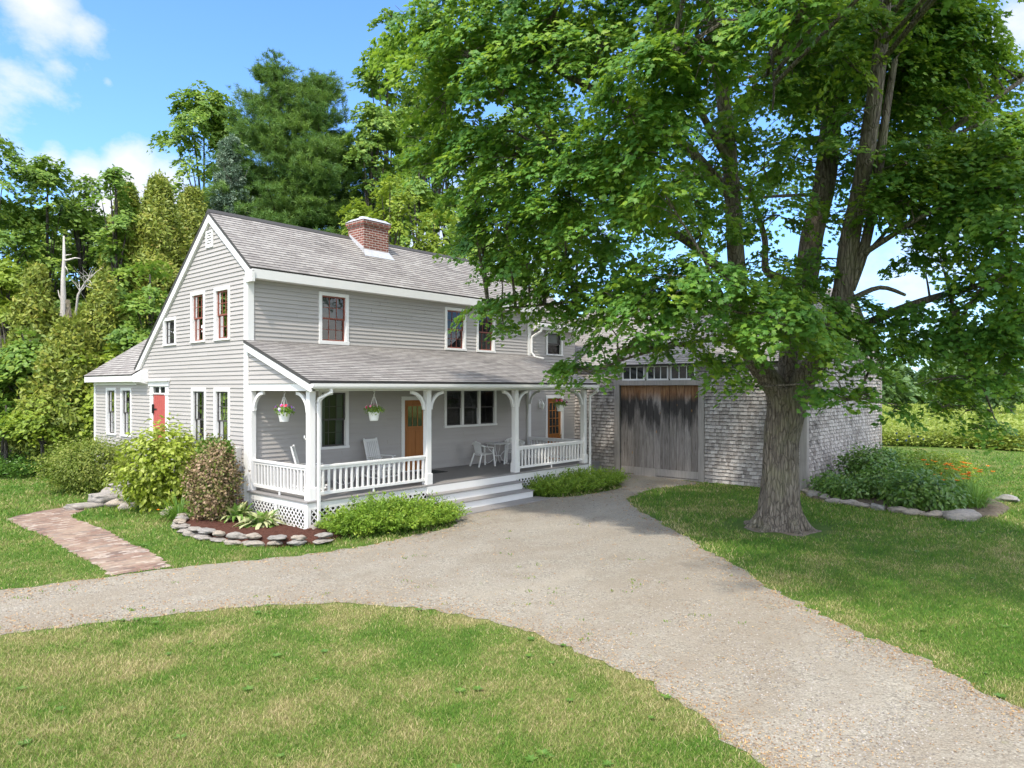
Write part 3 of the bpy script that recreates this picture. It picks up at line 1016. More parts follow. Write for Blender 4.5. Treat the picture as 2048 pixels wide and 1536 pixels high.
m.box(-.08, LEN + .08, -2.97, -2.95, 3.27, 3.40)
m.build('fascia', WHITE, HOUSE)
m = MB()
g0, g1 = -.10, LEN + .10
m.prism([(g0, -2.972, 3.29), (g0, -3.075, 3.29), (g0, -3.10, 3.335), (g0, -3.10, 3.405), (g0, -3.088, 3.405), (g0, -3.085, 3.345), (g0, -3.06, 3.305), (g0, -2.972, 3.305)], (g1 - g0, 0, 0))
for x in (g0, g1 - .004):
    m.prism([(x, -2.972, 3.29), (x, -3.07, 3.29), (x, -3.098, 3.335), (x, -3.098, 3.40), (x, -2.972, 3.40)], (.004, 0, 0))
m.build('gutter', WHITE, HOUSE)
m = MB()
def spout(mb, pts, w=.075):
    pts = [Vector(p) for p in pts]
    for a, b in zip(pts[:-1], pts[1:]):
        d = (b - a).normalized() * .02
        mb.bar(a - d, b + d, w, w * .75, (0, 1, 0) if abs((b - a).normalized().z) > .5 else (0, 0, 1))
spout(m, [(.40, -3.03, 3.30), (.40, -3.03, 3.20), (.24, -2.80, 3.06), (.24, -2.775, 2.96), (.24, -2.775, .05)])
m.build('downspout', WHITE, HOUSE, bevel=.01)
m = MB()
spout(m, [(11.16, -3.03, 3.30), (11.18, -3.03, 3.2), (11.09, -2.80, 3.04), (11.09, -2.78, 2.95), (11.09, -2.78, .1)])
m.build('downspout', WHITE, HOUSE, bevel=.01)
m = MB()
spout(m, [(11.42, -.36, 5.56), (11.40, -.34, 5.42), (11.20, -.10, 5.22), (11.18, -.075, 5.1), (11.18, -.075, 4.62), (11.26, -.14, 4.48), (11.52, -.36, 4.41)])
m.build('downspout', WHITE, HOUSE, bevel=.01)
m = MB()
m.box(LEN + .14, 14.3, -.40, -.305, 5.60, 5.72)
m.build('gutter', WHITE, HOUSE, bevel=.01)
# railings
bal = MB()
bal.box(-.024, .024, -.02, .02, .86, 1.40)
def railing(x0, y0, x1, y1):
    L = math.hypot(x1 - x0, y1 - y0)
    along_x = abs(x1 - x0) > abs(y1 - y0)
    up = (0, 0, 1)
    mb = MB()
    mb.bar((x0, y0, 1.465), (x1, y1, 1.465), .10, .06)
    mb.bar((x0, y0, 1.405), (x1, y1, 1.405), .055, .06)
    r = mb.build('railing', WHITE, HOUSE, bevel=.01)
    mb = MB()
    mb.bar((x0, y0, .835), (x1, y1, .835), .06, .075)
    nb = max(1, int(L / 2.0))
    for k in range(nb):
        t = (k + .5) / nb
        mb.box(x0 + (x1 - x0) * t - .02, x0 + (x1 - x0) * t + .02, y0 + (y1 - y0) * t - .02, y0 + (y1 - y0) * t + .02, .70, .80)
    mb.build('bottom_rail', WHITE, r, bevel=.006)
    n = int(L / (.158 if along_x else .145))
    first = None
    for k in range(n):
        t = (k + .5) / n
        if first is None:
            first = bal.build('baluster', WHITE, r)
            o = first
        else:
            o = first.copy()
            COL.objects.link(o)
        o.location = (x0 + (x1 - x0) * t, y0 + (y1 - y0) * t, 0)
    return r
railing(.22, PF, 3.65, PF)
railing(7.42, PF, 10.88, PF)
railing(.10, -2.52, .10, -.11)
railing(LEN - .10, -2.52, LEN - .10, -.11)
m = MB()
m.box(11.13, 13.95, -1.25, -.04, -.1, .44)
m.build('side_landing', DECK, HOUSE)

# ------------------------------------------------------------------ barn
BARN = thing('barn', 'weathered shingled barn with big plank door behind the maple tree', 'barn', (18.5, -4.5, 0))
BX, BY0, BY1, BXE, BE = 14.0, -9.08, 2.6, 23.0, 4.20
FB = Frame((BX, 0, 0), (0, -1, 0), (-1, 0, 0))      # a = -y
bh = [(2.0, 5.58, -.6, 3.52), (2.22, 5.36, 3.52, 4.12)]
wall_shingles('wall', BARN, (BX, 0, 0), (0, -1, 0), (-1, 0, 0), .02, BE, lambda z: (0.0, -BY0 - .0), bh)
FS = Frame((BX, BY0, 0), (1, 0, 0), (0, -1, 0))
pk = 4.5
ks = .60
def bspan(z):
    if z < BE: return (0, 9.0)
    t = (z - BE) / ks
    return (t, 9.0 - t) if t < pk else None
wall_shingles('wall', BARN, (BX, BY0, 0), (1, 0, 0), (0, -1, 0), -.40, BE + pk * ks - .1, bspan)
m = MB()
m.box(BX + .006, BXE, BY0 + .006, BY0 + .04, -.5, BE)
m.prism([(BX + .1, BY0 + .006, BE - .05), (BXE - .1, BY0 + .006, BE - .05), (BX + pk, BY0 + .006, BE + pk * ks - .15)], (0, .03, 0))
m.box(BX + .006, BX + .04, BY0 + .05, -5.60, -.5, BE)
m.box(BX + .006, BX + .04, -2.0, BY1, -.5, BE)
m.box(BX + .006, BX + .04, -5.36, -2.22, 4.12, BE)
m.box(BXE - .04, BXE, BY0 + .05, BY1, -.5, BE)
m.box(BX + .05, BXE - .05, BY1 - .04, BY1, -.5, BE)
m.build('shadow_sheathing', ROOF_EDGE, BARN)  # near-black backing: shade put into the slots between shingle courses
for bb in ((BX - .058, BX + .005, BY0 - .058, BY0 + .17, -.2, BE - .02), (BX + .007, BX + .14, BY0 - .060, BY0, -.3, BE - .02), (BXE - .12, BXE + .02, BY0 - .060, BY0, -.4, BE - .02)):
    m = MB()
    m.box(*bb)
    m.build('corner_board', GREYWOOD, BARN)
m = MB()
FB.box(m, 1.93, 2.15, -.02, .075, -.12, 3.40)
FB.box(m, 5.42, 5.64, -.02, .075, -.16, 3.40)
FB.box(m, 1.90, 5.67, -.02, .085, 3.40, 3.58)
FB.box(m, 2.16, 2.26, -.03, .055, 3.585, 4.15)
FB.box(m, 3.24, 3.32, -.03, .055, 3.63, 4.15)
FB.box(m, 4.22, 4.30, -.03, .055, 3.63, 4.15)
FB.box(m, 5.30, 5.40, -.03, .055, 3.585, 4.15)
FB.box(m, 0, 9.05, -.03, .045, BE - .10, BE + .02)
m.build('door_frame', GREYWOOD, BARN, bevel=.004)
m = MB()
a = 2.15
FB.box(m, 2.15, 5.42, -.12, -.08, .0, 3.4)
while a < 5.41:
    w = min(random.uniform(.26, .36), 5.42 - a)
    if 5.42 - a - w < .12: w = 5.42 - a
    m.tint = random.random()
    d = -.05 + random.uniform(-.012, .012)
    FB.box(m, a + .006, a + w - .006, -.079, d, .32, 3.395)
    m.tint = random.random()
    if random.random() < .55:
        FB.box(m, a + w - .03, a + w + .004, d + .001, d + .012, .34, random.uniform(2.2, 3.0))
    a += w
bd = m.build('barn_door', BARNDOOR, BARN)
m = MB()
m.tint = .8
for a0, a1, d in ((2.16, 2.75, -.045), (2.76, 3.68, -.03), (3.69, 5.41, -.042)):
    FB.box(m, a0, a1, -.079, d, .06 if a0 != 2.76 else .02, .315)
m.build('kick_board', GREYWOOD, bd)
for a0, a1 in ((2.26, 3.24), (3.32, 4.22), (4.30, 5.30)):
    m = MB()
    z0, z1 = 3.585, 4.13
    FB.box(m, a0, a0 + .05, -.02, .03, z0, z1)
    FB.box(m, a1 - .05, a1, -.02, .03, z0, z1)
    FB.box(m, a0 + .05, a1 - .05, -.02, .028, z0, z0 + .06)
    FB.box(m, a0 + .05, a1 - .05, -.02, .028, z1 - .05, z1)
    for k in (1, 2):
        x = a0 + .05 + (a1 - a0 - .1) * k / 3
        FB.box(m, x - .013, x + .013, -.01, .022, z0 + .06, z1 - .05)
    w = m.build('window', WHITE, BARN)
    m = MB()
    FB.box(m, a0 + .05, a1 - .05, -.018, -.004, z0 + .06, z1 - .05)
    m.build('pane', DOORGLASS, w)
rs = math.hypot(pk + .25, (pk + .25) * ks)
roof_slope('roof', BARN, (BX - .25, BY1, BE + .12 - .25 * ks), (0, -1, 0), BY1 - BY0 + .12, (pk + .25, 0, (pk + .25) * ks), rs)
roof_slope('roof', BARN, (BXE + .25, BY0 - .12, BE + .12 - .25 * ks), (0, 1, 0), BY1 - BY0 + .12, (-(pk + .25), 0, (pk + .25) * ks), rs)
m = MB()
m.prism([(BX - .2, BY0 - .1, BE - .05), (BX - .2, BY0 - .1, BE + .05), (BX + pk, BY0 - .1, BE + .05 + (pk + .2) * ks), (BX + pk, BY0 - .1, BE - .11 + (pk + .2) * ks)], (0, .07, 0))
m.prism([(BXE + .2, BY0 - .1, BE - .05), (BXE + .2, BY0 - .1, BE + .05), (BX + pk, BY0 - .1, BE + .05 + (pk + .2) * ks), (BX + pk, BY0 - .1, BE - .11 + (pk + .2) * ks)], (0, .07, 0))
m.build('rake_board', GREYWOOD, BARN)
m = MB()
m.box(BX - .05, BX + .3, BY0 + .02, -.02, -.5, .02)
m.box(BX + .3, BXE, BY0 + .012, BY0 + .3, -.5, -.42)
m.build('foundation', STONE, BARN)
# ------------------------------------------------------------------ ground
def jag(poly, step=.22, amp=.06, seed=1):
    r = random.Random(seed)
    out = []
    n = len(poly)
    for i in range(n):
        a, b = Vector(poly[i]), Vector(poly[(i + 1) % n])
        L = (b - a).length
        k = max(1, int(L / step))
        d = (b - a) / L
        p = Vector((-d.y, d.x))
        for j in range(k):
            q = a + (b - a) * (j / k)
            o = r.uniform(-amp, amp) + amp * .7 * math.sin(q.x * 2.3 + q.y * 1.7)
            q = q + p * (o if 0 < j else o * .3)
            out.append((q.x, q.y))
    return out

def smooth_poly(pts, it=2):
    for _ in range(it):
        o = []
        n = len(pts)
        for i in range(n):
            a, b = pts[i], pts[(i + 1) % n]
            o.append((a[0] * .75 + b[0] * .25, a[1] * .75 + b[1] * .25))
            o.append((a[0] * .25 + b[0] * .75, a[1] * .25 + b[1] * .75))
        pts = o
    return pts

DRIVE = [(-9.2, 0.2), (-7.4, -1.9), (-5.92, -3.12), (-4.4, -3.42), (-3.4, -3.60), (-2.4, -4.15), (-1.19, -4.70), (.6, -4.85), (2.0, -4.85), (3.0, -4.5), (3.6, -3.6), (5.4, -3.5), (7.3, -3.4), (8.2, -4.15), (9.6, -4.35), (11.3, -4.1), (12.2, -2.6), (13.95, -1.7), (13.95, -5.7), (12.7, -5.5), (11.2, -5.15), (9.6, -5.35), (8.45, -5.95), (7.5, -6.9), (6.15, -8.42), (4.6, -10.1), (3.1, -11.78), (1.9, -13.1), (.7, -14.9), (-.15, -16.1), (-2.6, -19.6), (-6.0, -19.0), (-3.9, -15.9), (-2.93, -14.45), (-2.36, -13.5), (-1.93, -12.3), (-1.68, -11.2), (-1.72, -10.1), (-1.98, -8.9), (-2.6, -7.75), (-3.5, -6.95), (-4.5, -6.4), (-5.6, -5.85), (-6.6, -5.35), (-8.0, -4.6), (-11, -3.0), (-13, -1)]
PATH = [(-4.15, 4.35), (-3.75, 4.75), (-2.65, 5.25), (-2.35, 4.45), (-2.95, 3.5), (-2.98, 1.0), (-3.15, -1.5), (-3.36, -3.58), (-4.38, -3.40), (-4.22, -1.0), (-4.12, 2.0)]
BED = [(-.05, 1.0), (-1.25, .9), (-1.75, -.2), (-1.88, -1.5), (-1.75, -2.7), (-1.35, -3.55), (-.5, -3.95), (.6, -3.7), (3.4, -3.4), (3.5, -2.8), (-.05, -2.8)]
GARDEN = [(13.9, -9.15), (12.6, -9.7), (12.0, -11.4), (11.8, -13.2), (12.6, -14.3), (14.4, -14.4), (16.2, -13.7), (19, -11.2), (20, -9.15)]
DRIVE_J = jag(smooth_poly(DRIVE, 1), .13, .075, 3)
PATH_J = jag(PATH, .12, .04, 5)

def inside(poly, x, y):
    res = np.zeros(x.shape, bool)
    n = len(poly)
    for i in range(n):
        x0, y0 = poly[i]
        x1, y1 = poly[(i + 1) % n]
        if y0 == y1: continue
        c = ((y0 > y) != (y1 > y)) & (x < (x1 - x0) * (y - y0) / (y1 - y0) + x0)
        res ^= c
    return res

def dist_poly(poly, x, y):
    d = np.full(x.shape, 1e9)
    n = len(poly)
    for i in range(n):
        ax, ay = poly[i]
        bx, by = poly[(i + 1) % n]
        L2 = (bx - ax) ** 2 + (by - ay) ** 2 + 1e-9
        t = np.clip(((x - ax) * (bx - ax) + (y - ay) * (by - ay)) / L2, 0, 1)
        d = np.minimum(d, np.hypot(x - ax - t * (bx - ax), y - ay - t * (by - ay)))
    return d

def lawn_col(n):
    c = n.coord()
    a = n.noise(c, .42, 5, .68)
    b = n.noise(n.mapv(c, (1, 1, 0)), 1.5, 5, .62)
    f = n.math('ADD', n.math('MULTIPLY', a, .75), n.math('MULTIPLY', b, .55))
    f = n.math('SUBTRACT', f, .09)
    dd = n.a('ShaderNodeVectorMath', {0: c, 1: (-5.0, -11.5, 0.0)}, operation='DISTANCE').outputs['Value']
    f = n.math('ADD', f, n.ramp(n.math('DIVIDE', dd, 12.0), [(.35, .075), (.62, 0.0)]))   # the dry island inside the drive
    return c, f

def lawn_ground():
    n = NT('lawn_soil_and_thatch')
    c, f = lawn_col(n)
    g = n.noise(c, 28, 5, .7)
    col = n.ramp(f, [(.36, (.045, .11, .015)), (.56, (.085, .15, .028)), (.72, (.19, .19, .07)), (.85, (.27, .22, .11))])
    col = n.mix(n.math('MULTIPLY', g, .55), col, (.06, .07, .02))
    return n.done(n.pbr(col, .95, n.bump(g, .8, .03), .1))

def grass_mat():
    n = NT('lawn_grass_blade')
    t = n.attr('tint').outputs['Fac']
    c, f = lawn_col(n)
    v = n.math('ADD', n.math('MULTIPLY', n.math('SUBTRACT', t, .5), .34), f)
    v = n.math('ADD', v, n.math('MULTIPLY', n.ramp(t, [(.94, 0.0), (1.0, 1.0)]), .22))
    col = n.ramp(v, [(.26, (.045, .14, .014)), (.47, (.092, .205, .020)), (.62, (.165, .25, .038)), (.73, (.33, .31, .12)), (.94, (.50, .42, .23))])
    d = n.pbr(col, .6, None, .25)
    tr = n.a('ShaderNodeBsdfTranslucent', {'Color': col}).outputs[0]
    return n.done(n.a('ShaderNodeMixShader', {0: .3, 1: d, 2: tr}).outputs[0])
LAWN, GRASS = lawn_ground(), grass_mat()

def gravel_mat():
    n = NT('packed_gravel')
    c = n.coord()
    a = n.noise(c, .33, 5, .6)
    b = n.noise(c, 1.9, 7, .72)
    ty = n.noise(n.mapv(c, (.5, 1.4, 1), rot=(0, 0, .7)), .9, 4)
    vo = n.a('ShaderNodeTexVoronoi', {'Vector': c, 'Scale': 34.0, 'Randomness': 1.0})
    vc = n.math('MULTIPLY', n.sep(vo.outputs['Color'])[0], 1.0)
    v2 = n.a('ShaderNodeTexVoronoi', {'Vector': c, 'Scale': 75.0, 'Randomness': 1.0})
    col = n.ramp(n.math('ADD', n.math('MULTIPLY', a, .5), n.math('MULTIPLY', b, .5)), [(.33, (.19, .168, .138)), (.5, (.265, .24, .205)), (.68, (.325, .30, .262))])
    col = n.mix(n.math('MULTIPLY', n.ramp(ty, [(.49, 0.0), (.68, 1.0)]), .36), col, (.175, .14, .105))
    col = n.mix(n.math('MULTIPLY', n.ramp(b, [(.43, 0.0), (.60, 1.0)]), .85), col, n.mix(vc, (.13, .118, .10), (.36, .34, .30)))
    col = n.mix(.28, col, n.mix(n.sep(v2.outputs['Color'])[1], (.09, .082, .07), (.42, .40, .36)))
    col = n.mix(n.ramp(n.noise(c, 3.1, 5, .7), [(.62, 0.0), (.74, .45)]), col, (.16, .175, .055))
    pt = n.noise(n.mapv(c, (.22, .5, 1), loc=(2, 5, 0), rot=(0, 0, -.75)), 1.0, 6, .62, .4)
    col = n.mix(n.math('MULTIPLY', n.ramp(pt, [(.46, 0.0), (.60, 1.0)]), .30), col, (.19, .152, .112))
    col = n.mix(n.math('MULTIPLY', n.ramp(pt, [(.30, 1.0), (.44, 0.0)]), .40), col, (.36, .325, .27))
    col = n.mix(1.0, col, (1.0, .985, .93), 'MULTIPLY')
    h = n.math('ADD', n.math('MULTIPLY', vo.outputs['Distance'], -1.0), n.math('MULTIPLY', v2.outputs['Distance'], -.6))
    return n.done(n.pbr(col, .95, n.bump(h, .55, .02), .15))
GRAVEL = gravel_mat()

def mulch_mat():
    n = NT('red_brown_mulch')
    c = n.coord()
    g = n.noise(n.mapv(c, (1, 1, 1)), 26, 6, .75, 1.5)
    return n.done(n.pbr(n.ramp(g, [(.3, (.035, .016, .012)), (.6, (.14, .062, .045)), (.85, (.24, .13, .10))]), .95, n.bump(g, 1.0, .05), .1))
MULCH = mulch_mat()

def flat(name, poly, z, mat, kind='structure'):
    me = bpy.data.meshes.new(name)
    me.from_pydata([(p[0], p[1], z) for p in poly], [], [tuple(range(len(poly)))])
    me.update()
    if me.polygons[0].normal.z < 0:
        me.flip_normals()
    o = link(name, me, mat, None)
    tag(o, kind=kind)
    return o

R_ = 1500
flat('lawn', [(-R_, -R_), (R_, -R_), (R_, R_), (-R_, R_)], 0, LAWN)
flat('driveway', DRIVE_J, .006, GRAVEL)
flat('path', PATH_J, .010, PATHBRICK)
# mulch bed, a low mound
def mound(name, poly, h, mat):
    x0, x1 = min(p[0] for p in poly), max(p[0] for p in poly)
    y0, y1 = min(p[1] for p in poly), max(p[1] for p in poly)
    s = .07
    xs, ys = np.arange(x0, x1, s), np.arange(y0, y1, s)
    X, Y = np.meshgrid(xs, ys, indexing='ij')
    ins = inside(poly, X, Y)
    d = np.where(ins, dist_poly(poly, X, Y), 0)
    Z = np.where(ins, .02 + h * np.minimum(1, d / .25) ** .6 + rng.normal(0, .012, X.shape), -.05)
    idx = np.arange(X.size).reshape(X.shape)
    q = np.stack([idx[:-1, :-1], idx[1:, :-1], idx[1:, 1:], idx[:-1, 1:]], -1).reshape(-1, 4)
    keep = ins.ravel()[q].any(1)
    o = np_mesh(name, np.stack([X.ravel(), Y.ravel(), Z.ravel()], 1), q[keep], mat)
    return tag(o, kind='structure')
mound('mulch_bed', BED, .13, MULCH)
# bare earth round the maple
TREE = np.array([7.67, -10.62, 0.0])
bare = [(TREE[0] + math.cos(a) * (.86 + .12 * math.sin(a * 3 + 1) + .1 * math.sin(a * 7)), TREE[1] + math.sin(a) * (.86 + .12 * math.sin(a * 2) + .1 * math.cos(a * 5))) for a in np.linspace(0, 2 * math.pi, 60, endpoint=False)]
def dirt_mat(nm='bare_root_soil', k=.8):
    n = NT(nm)
    g = n.noise(n.coord(), 9, 6, .7)
    return n.done(n.pbr(n.ramp(g, [(.3, (.15 * k, .118 * k, .09 * k)), (.7, (.34 * k, .29 * k, .225 * k))]), .95, n.bump(g, .8, .03), .1))
mound('garden_bed', GARDEN, .08, dirt_mat('garden_soil', .45))
flat('soil', jag(bare, .1, .06, 8), .005, dirt_mat())

# ------------------------------------------------------------------ numpy foliage
def unit(v):
    return v / np.maximum(np.linalg.norm(v, axis=-1, keepdims=True), 1e-9)

def leaf_shape(kind):
    if kind == 'maple':
        out = [(0, 0), (.20, .10), (.52, .14), (.34, .36), (.50, .62), (.22, .60), (0, 1.0), (-.22, .60), (-.50, .62), (-.34, .36), (-.52, .14), (-.20, .10)]
        v = [(0, .36, .05)] + [(x, y, -abs(x) * .22 - (.10 if y > .9 else 0)) for x, y in out]
        n = len(out)
        f = [(0, 1 + i, 1 + (i + 1) % n) for i in range(n)]
    elif kind == 'lobed':
        out = [(0, 0), (.42, .22), (.24, .48), (0, 1.0), (-.24, .48), (-.42, .22)]
        v = [(0, .4, .05)] + [(x, y, -abs(x) * .25) for x, y in out]
        f = [(0, 1 + i, 1 + (i + 1) % 6) for i in range(6)]
    elif kind == 'oval':
        v = [(0, 0, 0), (.27, .45, .08), (0, 1, -.06), (-.27, .45, .08)]
        f = [(0, 1, 2), (0, 2, 3)]
    elif kind == 'broad':
        v = [(0, 0, 0), (.30, .25, .07), (.26, .65, .05), (0, 1.05, -.14), (-.26, .65, .05), (-.30, .25, .07), (0, .45, 0)]
        f = [(6, i, (i + 1) % 6) for i in range(6)]
    elif kind == 'frond':
        v = [(-.09, 0, 0), (.09, 0, 0), (.20, .5, .03), (0, 1, -.05), (-.20, .5, .03)]
        f = [(0, 1, 2), (0, 2, 4), (2, 3, 4)]
    elif kind == 'needle':
        v = [(-.05, 0, 0), (.05, 0, 0), (0, 1, 0)]
        f = [(0, 1, 2)]
    elif kind == 'clump':
        v = [(0, 0, 0), (.45, .3, .12), (.2, .55, -.05), (.1, 1.0, .1), (-.3, .7, .12), (-.5, .25, -.05)]
        f = [(0, 1, 2), (0, 2, 3), (0, 3, 4), (0, 4, 5)]
    return np.array(v, float), np.array(f, int)

def leaves(P, N, T, size, kind):
    """P positions, N leaf normals, T tip directions (unnormalised) -> vertices, faces"""
    N = unit(N)
    T = unit(T - (T * N).sum(-1, keepdims=True) * N)
    X = np.cross(T, N)
    v, f = leaf_shape(kind)
    size = np.broadcast_to(size, (len(P),))[:, None, None]
    V = P[:, None, :] + size * (v[None, :, 0:1] * X[:, None, :] + v[None, :, 1:2] * T[:, None, :] + v[None, :, 2:3] * N[:, None, :])
    k = len(v)
    Fc = f[None] + (np.arange(len(P)) * k)[:, None, None]
    return V.reshape(-1, 3), Fc.reshape(-1, f.shape[1]), k

class Cloud:
    def __init__(s):
        s.V, s.F, s.T, s.n = [], [], [], 0
    def add(s, P, N, T, size, kind, tint):
        if len(P) == 0: return
        V, Fc, k = leaves(P, N, T, size, kind)
        s.V.append(V)
        s.F.append(Fc + s.n)
        s.T.append(np.repeat(np.broadcast_to(tint, (len(P),)), k))
        s.n += len(V)
    def build(s, name, mat, parent=None, origin=None):
        return np_mesh(name, np.concatenate(s.V), np.concatenate(s.F), mat, parent, np.concatenate(s.T), origin=origin)

def sprays(cl, c, r, center, dens=14, per=60, sr=.55, size=.13, kind='maple', flat_=.8, droop=.3, lowcut=-.45, rg=rng, tjit=.16, upw=.9):
    """a bough: flattened sprays of leaves over the outside of a lumpy ellipsoid round c"""
    c = np.asarray(c, float)
    m = max(3, int(dens * r * r))
    d = unit(rg.normal(size=(m * 3, 3)))
    d = d[d[:, 2] > lowcut][:m]
    m = len(d)
    rr = r * (.50 + .55 * rg.random(m) ** .6)
    S = c + d * rr[:, None] * np.array([1, 1, flat_])
    oh = d * np.array([1, 1, .35]) + unit((c - np.asarray(center)) * np.array([1, 1, 0]) + 1e-6) * .5
    oh = unit(oh)
    ns = unit(np.array([0, 0, upw]) + oh * .75 + rg.normal(0, .18, (m, 3)))
    st = np.clip(rg.random(m) * .7 + .3 * rg.random() + rg.normal(0, .05), 0, 1)
    k = per
    a = rg.random((m, k)) * 2 * np.pi
    q = np.sqrt(rg.random((m, k))) * sr * (.7 + .6 * st[:, None])
    e1 = unit(np.cross(ns, oh + np.array([.01, .02, 0])))
    e2 = unit(np.cross(e1, ns))
    side, fwd = q * np.cos(a) * .8, q * np.sin(a) * 1.15
    P = S[:, None] + e1[:, None] * side[..., None] + e2[:, None] * fwd[..., None]
    P[..., 2] -= droop * (q / sr) ** 2 * sr * 1.3
    P += rg.normal(0, .055 * sr / .55, P.shape)
    N = ns[:, None] + rg.normal(0, .30, P.shape)
    T = oh[:, None] * .8 + rg.normal(0, .55, P.shape) + np.array([0, 0, -.45])
    tint = np.clip(.5 + (st[:, None] - .5) * .5 + rg.normal(0, tjit, (m, k)), 0, 1)
    cl.add(P.reshape(-1, 3), N.reshape(-1, 3), T.reshape(-1, 3), size * (.55 + .75 * rg.random(m * k)), kind, tint.ravel())

# ------------------------------------------------------------------ the big maple
MAPLE = thing('maple_tree', 'huge old maple with thick forked trunk standing on the lawn before the barn', 'tree', TREE)
tb = MB()
def limb(pts, radii, n=12, ridge=.05, sub=4):
    pts = [Vector(p) for p in pts]
    out, rr = [], []
    m_ = len(pts)
    for i in range(m_ - 1):
        p0, p1, p2, p3 = pts[max(i - 1, 0)], pts[i], pts[i + 1], pts[min(i + 2, m_ - 1)]
        for j in range(sub):
            t = j / sub
            out.append(.5 * ((2 * p1) + (p2 - p0) * t + (2 * p0 - 5 * p1 + 4 * p2 - p3) * t * t + (3 * p1 - p0 - 3 * p2 + p3) * t ** 3))
            rr.append(radii[i] + (radii[i + 1] - radii[i]) * t)
    out.append(pts[-1]); rr.append(radii[-1])
    tb.tube(out, rr, n, ridge=ridge, ph=random.random() * 6)
    return out
G = lambda px, py, D: tuple(at(px, py, D))
limb([TREE + (0, 0, -.15), TREE + (0, 0, .12), TREE + (0, 0, .45), TREE + (.03, 0, 1.2), TREE + (.05, 0, 2.0), G(1572, 815, 16.55), G(1570, 775, 16.55)], [.66, .56, .475, .41, .39, .43, .44], 40, .07, 5)
# root flares
for a in np.linspace(0, 2 * math.pi, 8, endpoint=False):
    a += random.uniform(-.25, .25)
    d = np.array([math.cos(a), math.sin(a), 0])
    limb([TREE + d * .26 + (0, 0, .65), TREE + d * .40 + (0, 0, .28), TREE + d * .60 + (0, 0, .06), TREE + d * .86 + (0, 0, -.05)], [.16, .16, .11, .05], 10, .1)
LIMBS = []
def L(pts, radii, n=12, sub=4, ridge=.05):
    o = limb([G(*p) for p in pts], [r * .88 for r in radii], n, ridge, sub)
    LIMBS.extend(o)
L([(1575, 815, 16.55), (1545, 768, 16.5), (1505, 712, 16.3), (1482, 640, 16.1), (1474, 545, 15.9), (1466, 420, 15.6), (1458, 300, 15.3), (1440, 150, 15.0), (1415, 20, 14.8), (1390, -140, 14.5)], [.30, .30, .26, .23, .22, .20, .18, .16, .13, .08], 18)
L([(1578, 790, 16.7), (1580, 715, 17.0), (1596, 640, 17.3), (1612, 560, 17.4), (1625, 470, 17.5), (1650, 360, 17.6), (1662, 240, 17.7), (1680, 100, 17.8), (1690, -60, 17.9), (1690, -220, 18)], [.28, .30, .31, .32, .31, .30, .27, .24, .18, .10], 20)
L([(1585, 815, 16.5), (1612, 752, 16.3), (1650, 700, 16.1), (1672, 640, 16.0), (1690, 560, 15.9), (1700, 480, 15.8), (1725, 350, 15.6), (1748, 200, 15.3), (1765, 60, 15.2), (1775, -100, 15.2)], [.32, .31, .27, .25, .26, .24, .20, .19, .16, .1], 18)
L([(1700, 580, 15.9), (1728, 500, 15.7), (1752, 380, 15.6), (1770, 240, 15.5), (1790, 120, 15.5)], [.13, .13, .12, .10, .07], 12)
L([(1600, 600, 17.3), (1570, 562, 17.2), (1535, 545, 17.0), (1530, 515, 16.9), (1528, 470, 16.8), (1500, 380, 16.6)], [.14, .13, .11, .09, .08, .04], 10)
L([(1665, 690, 16.0), (1720, 655, 15.8), (1800, 618, 15.5), (1880, 592, 15.2), (1960, 570, 15), (2070, 535, 14.8)], [.14, .12, .10, .085, .07, .05], 10)
L([(1700, 600, 15.9), (1760, 575, 16.2), (1810, 590, 16.5)], [.08, .06, .04], 8)
L([(1705, 545, 15.8), (1740, 500, 16), (1790, 440, 16.3), (1810, 380, 16.5)], [.06, .05, .04, .03], 8)
L([(1720, 400, 15.6), (1790, 345, 15.8), (1870, 285, 16), (1950, 225, 16.2), (2060, 150, 16.4)], [.10, .09, .08, .07, .06], 10)
L([(1880, 285, 16), (1980, 240, 16), (2070, 220, 16)], [.06, .05, .04], 8)
L([(1700, 525, 15.9), (1770, 480, 15.2), (1850, 430, 14.5), (1940, 390, 14.1)], [.08, .07, .05, .03], 8)
L([(1478, 580, 16.0), (1420, 520, 15.6), (1370, 480, 15.2), (1310, 445, 14.7), (1220, 380, 14.3), (1140, 330, 14.2)], [.13, .12, .10, .08, .06, .03], 10)
L([(1466, 400, 15.6), (1380, 300, 14.9), (1280, 230, 14.3), (1170, 170, 14.1), (1060, 120, 14.3), (940, 110, 14.6)], [.13, .11, .09, .07, .055, .03], 10)
L([(1478, 600, 16), (1390, 590, 15.8), (1290, 590, 15.7), (1180, 600, 15.8), (1060, 612, 16), (960, 620, 16)], [.09, .08, .06, .05, .035, .02], 8)
L([(1500, 700, 16.3), (1440, 680, 16), (1350, 690, 15.7), (1260, 715, 15.8), (1180, 745, 16)], [.08, .06, .05, .035, .02], 8)
L([(1455, 320, 15.3), (1400, 220, 13.9), (1370, 150, 12.6), (1340, 110, 11.8)], [.10, .08, .06, .03], 8)
L([(1660, 260, 17.6), (1600, 140, 17), (1560, 40, 16.5)], [.09, .07, .04], 8)
L([(1640, 715, 16.1), (1600, 660, 14.8), (1530, 640, 13.6), (1460, 620, 12.9)], [.08, .06, .045, .02], 8)
L([(1690, 640, 16), (1740, 700, 15.2), (1730, 760, 14.7), (1690, 800, 14.6)], [.045, .04, .03, .02], 7)
L([(1900, 585, 15.2), (1920, 680, 14.8), (1960, 760, 14.6), (1990, 840, 14.5)], [.05, .04, .03, .015], 7)
L([(1535, 150, 16), (1542, 100, 15), (1548, 170, 14.5), (1545, 220, 14.4)], [.05, .04, .03, .02], 7)
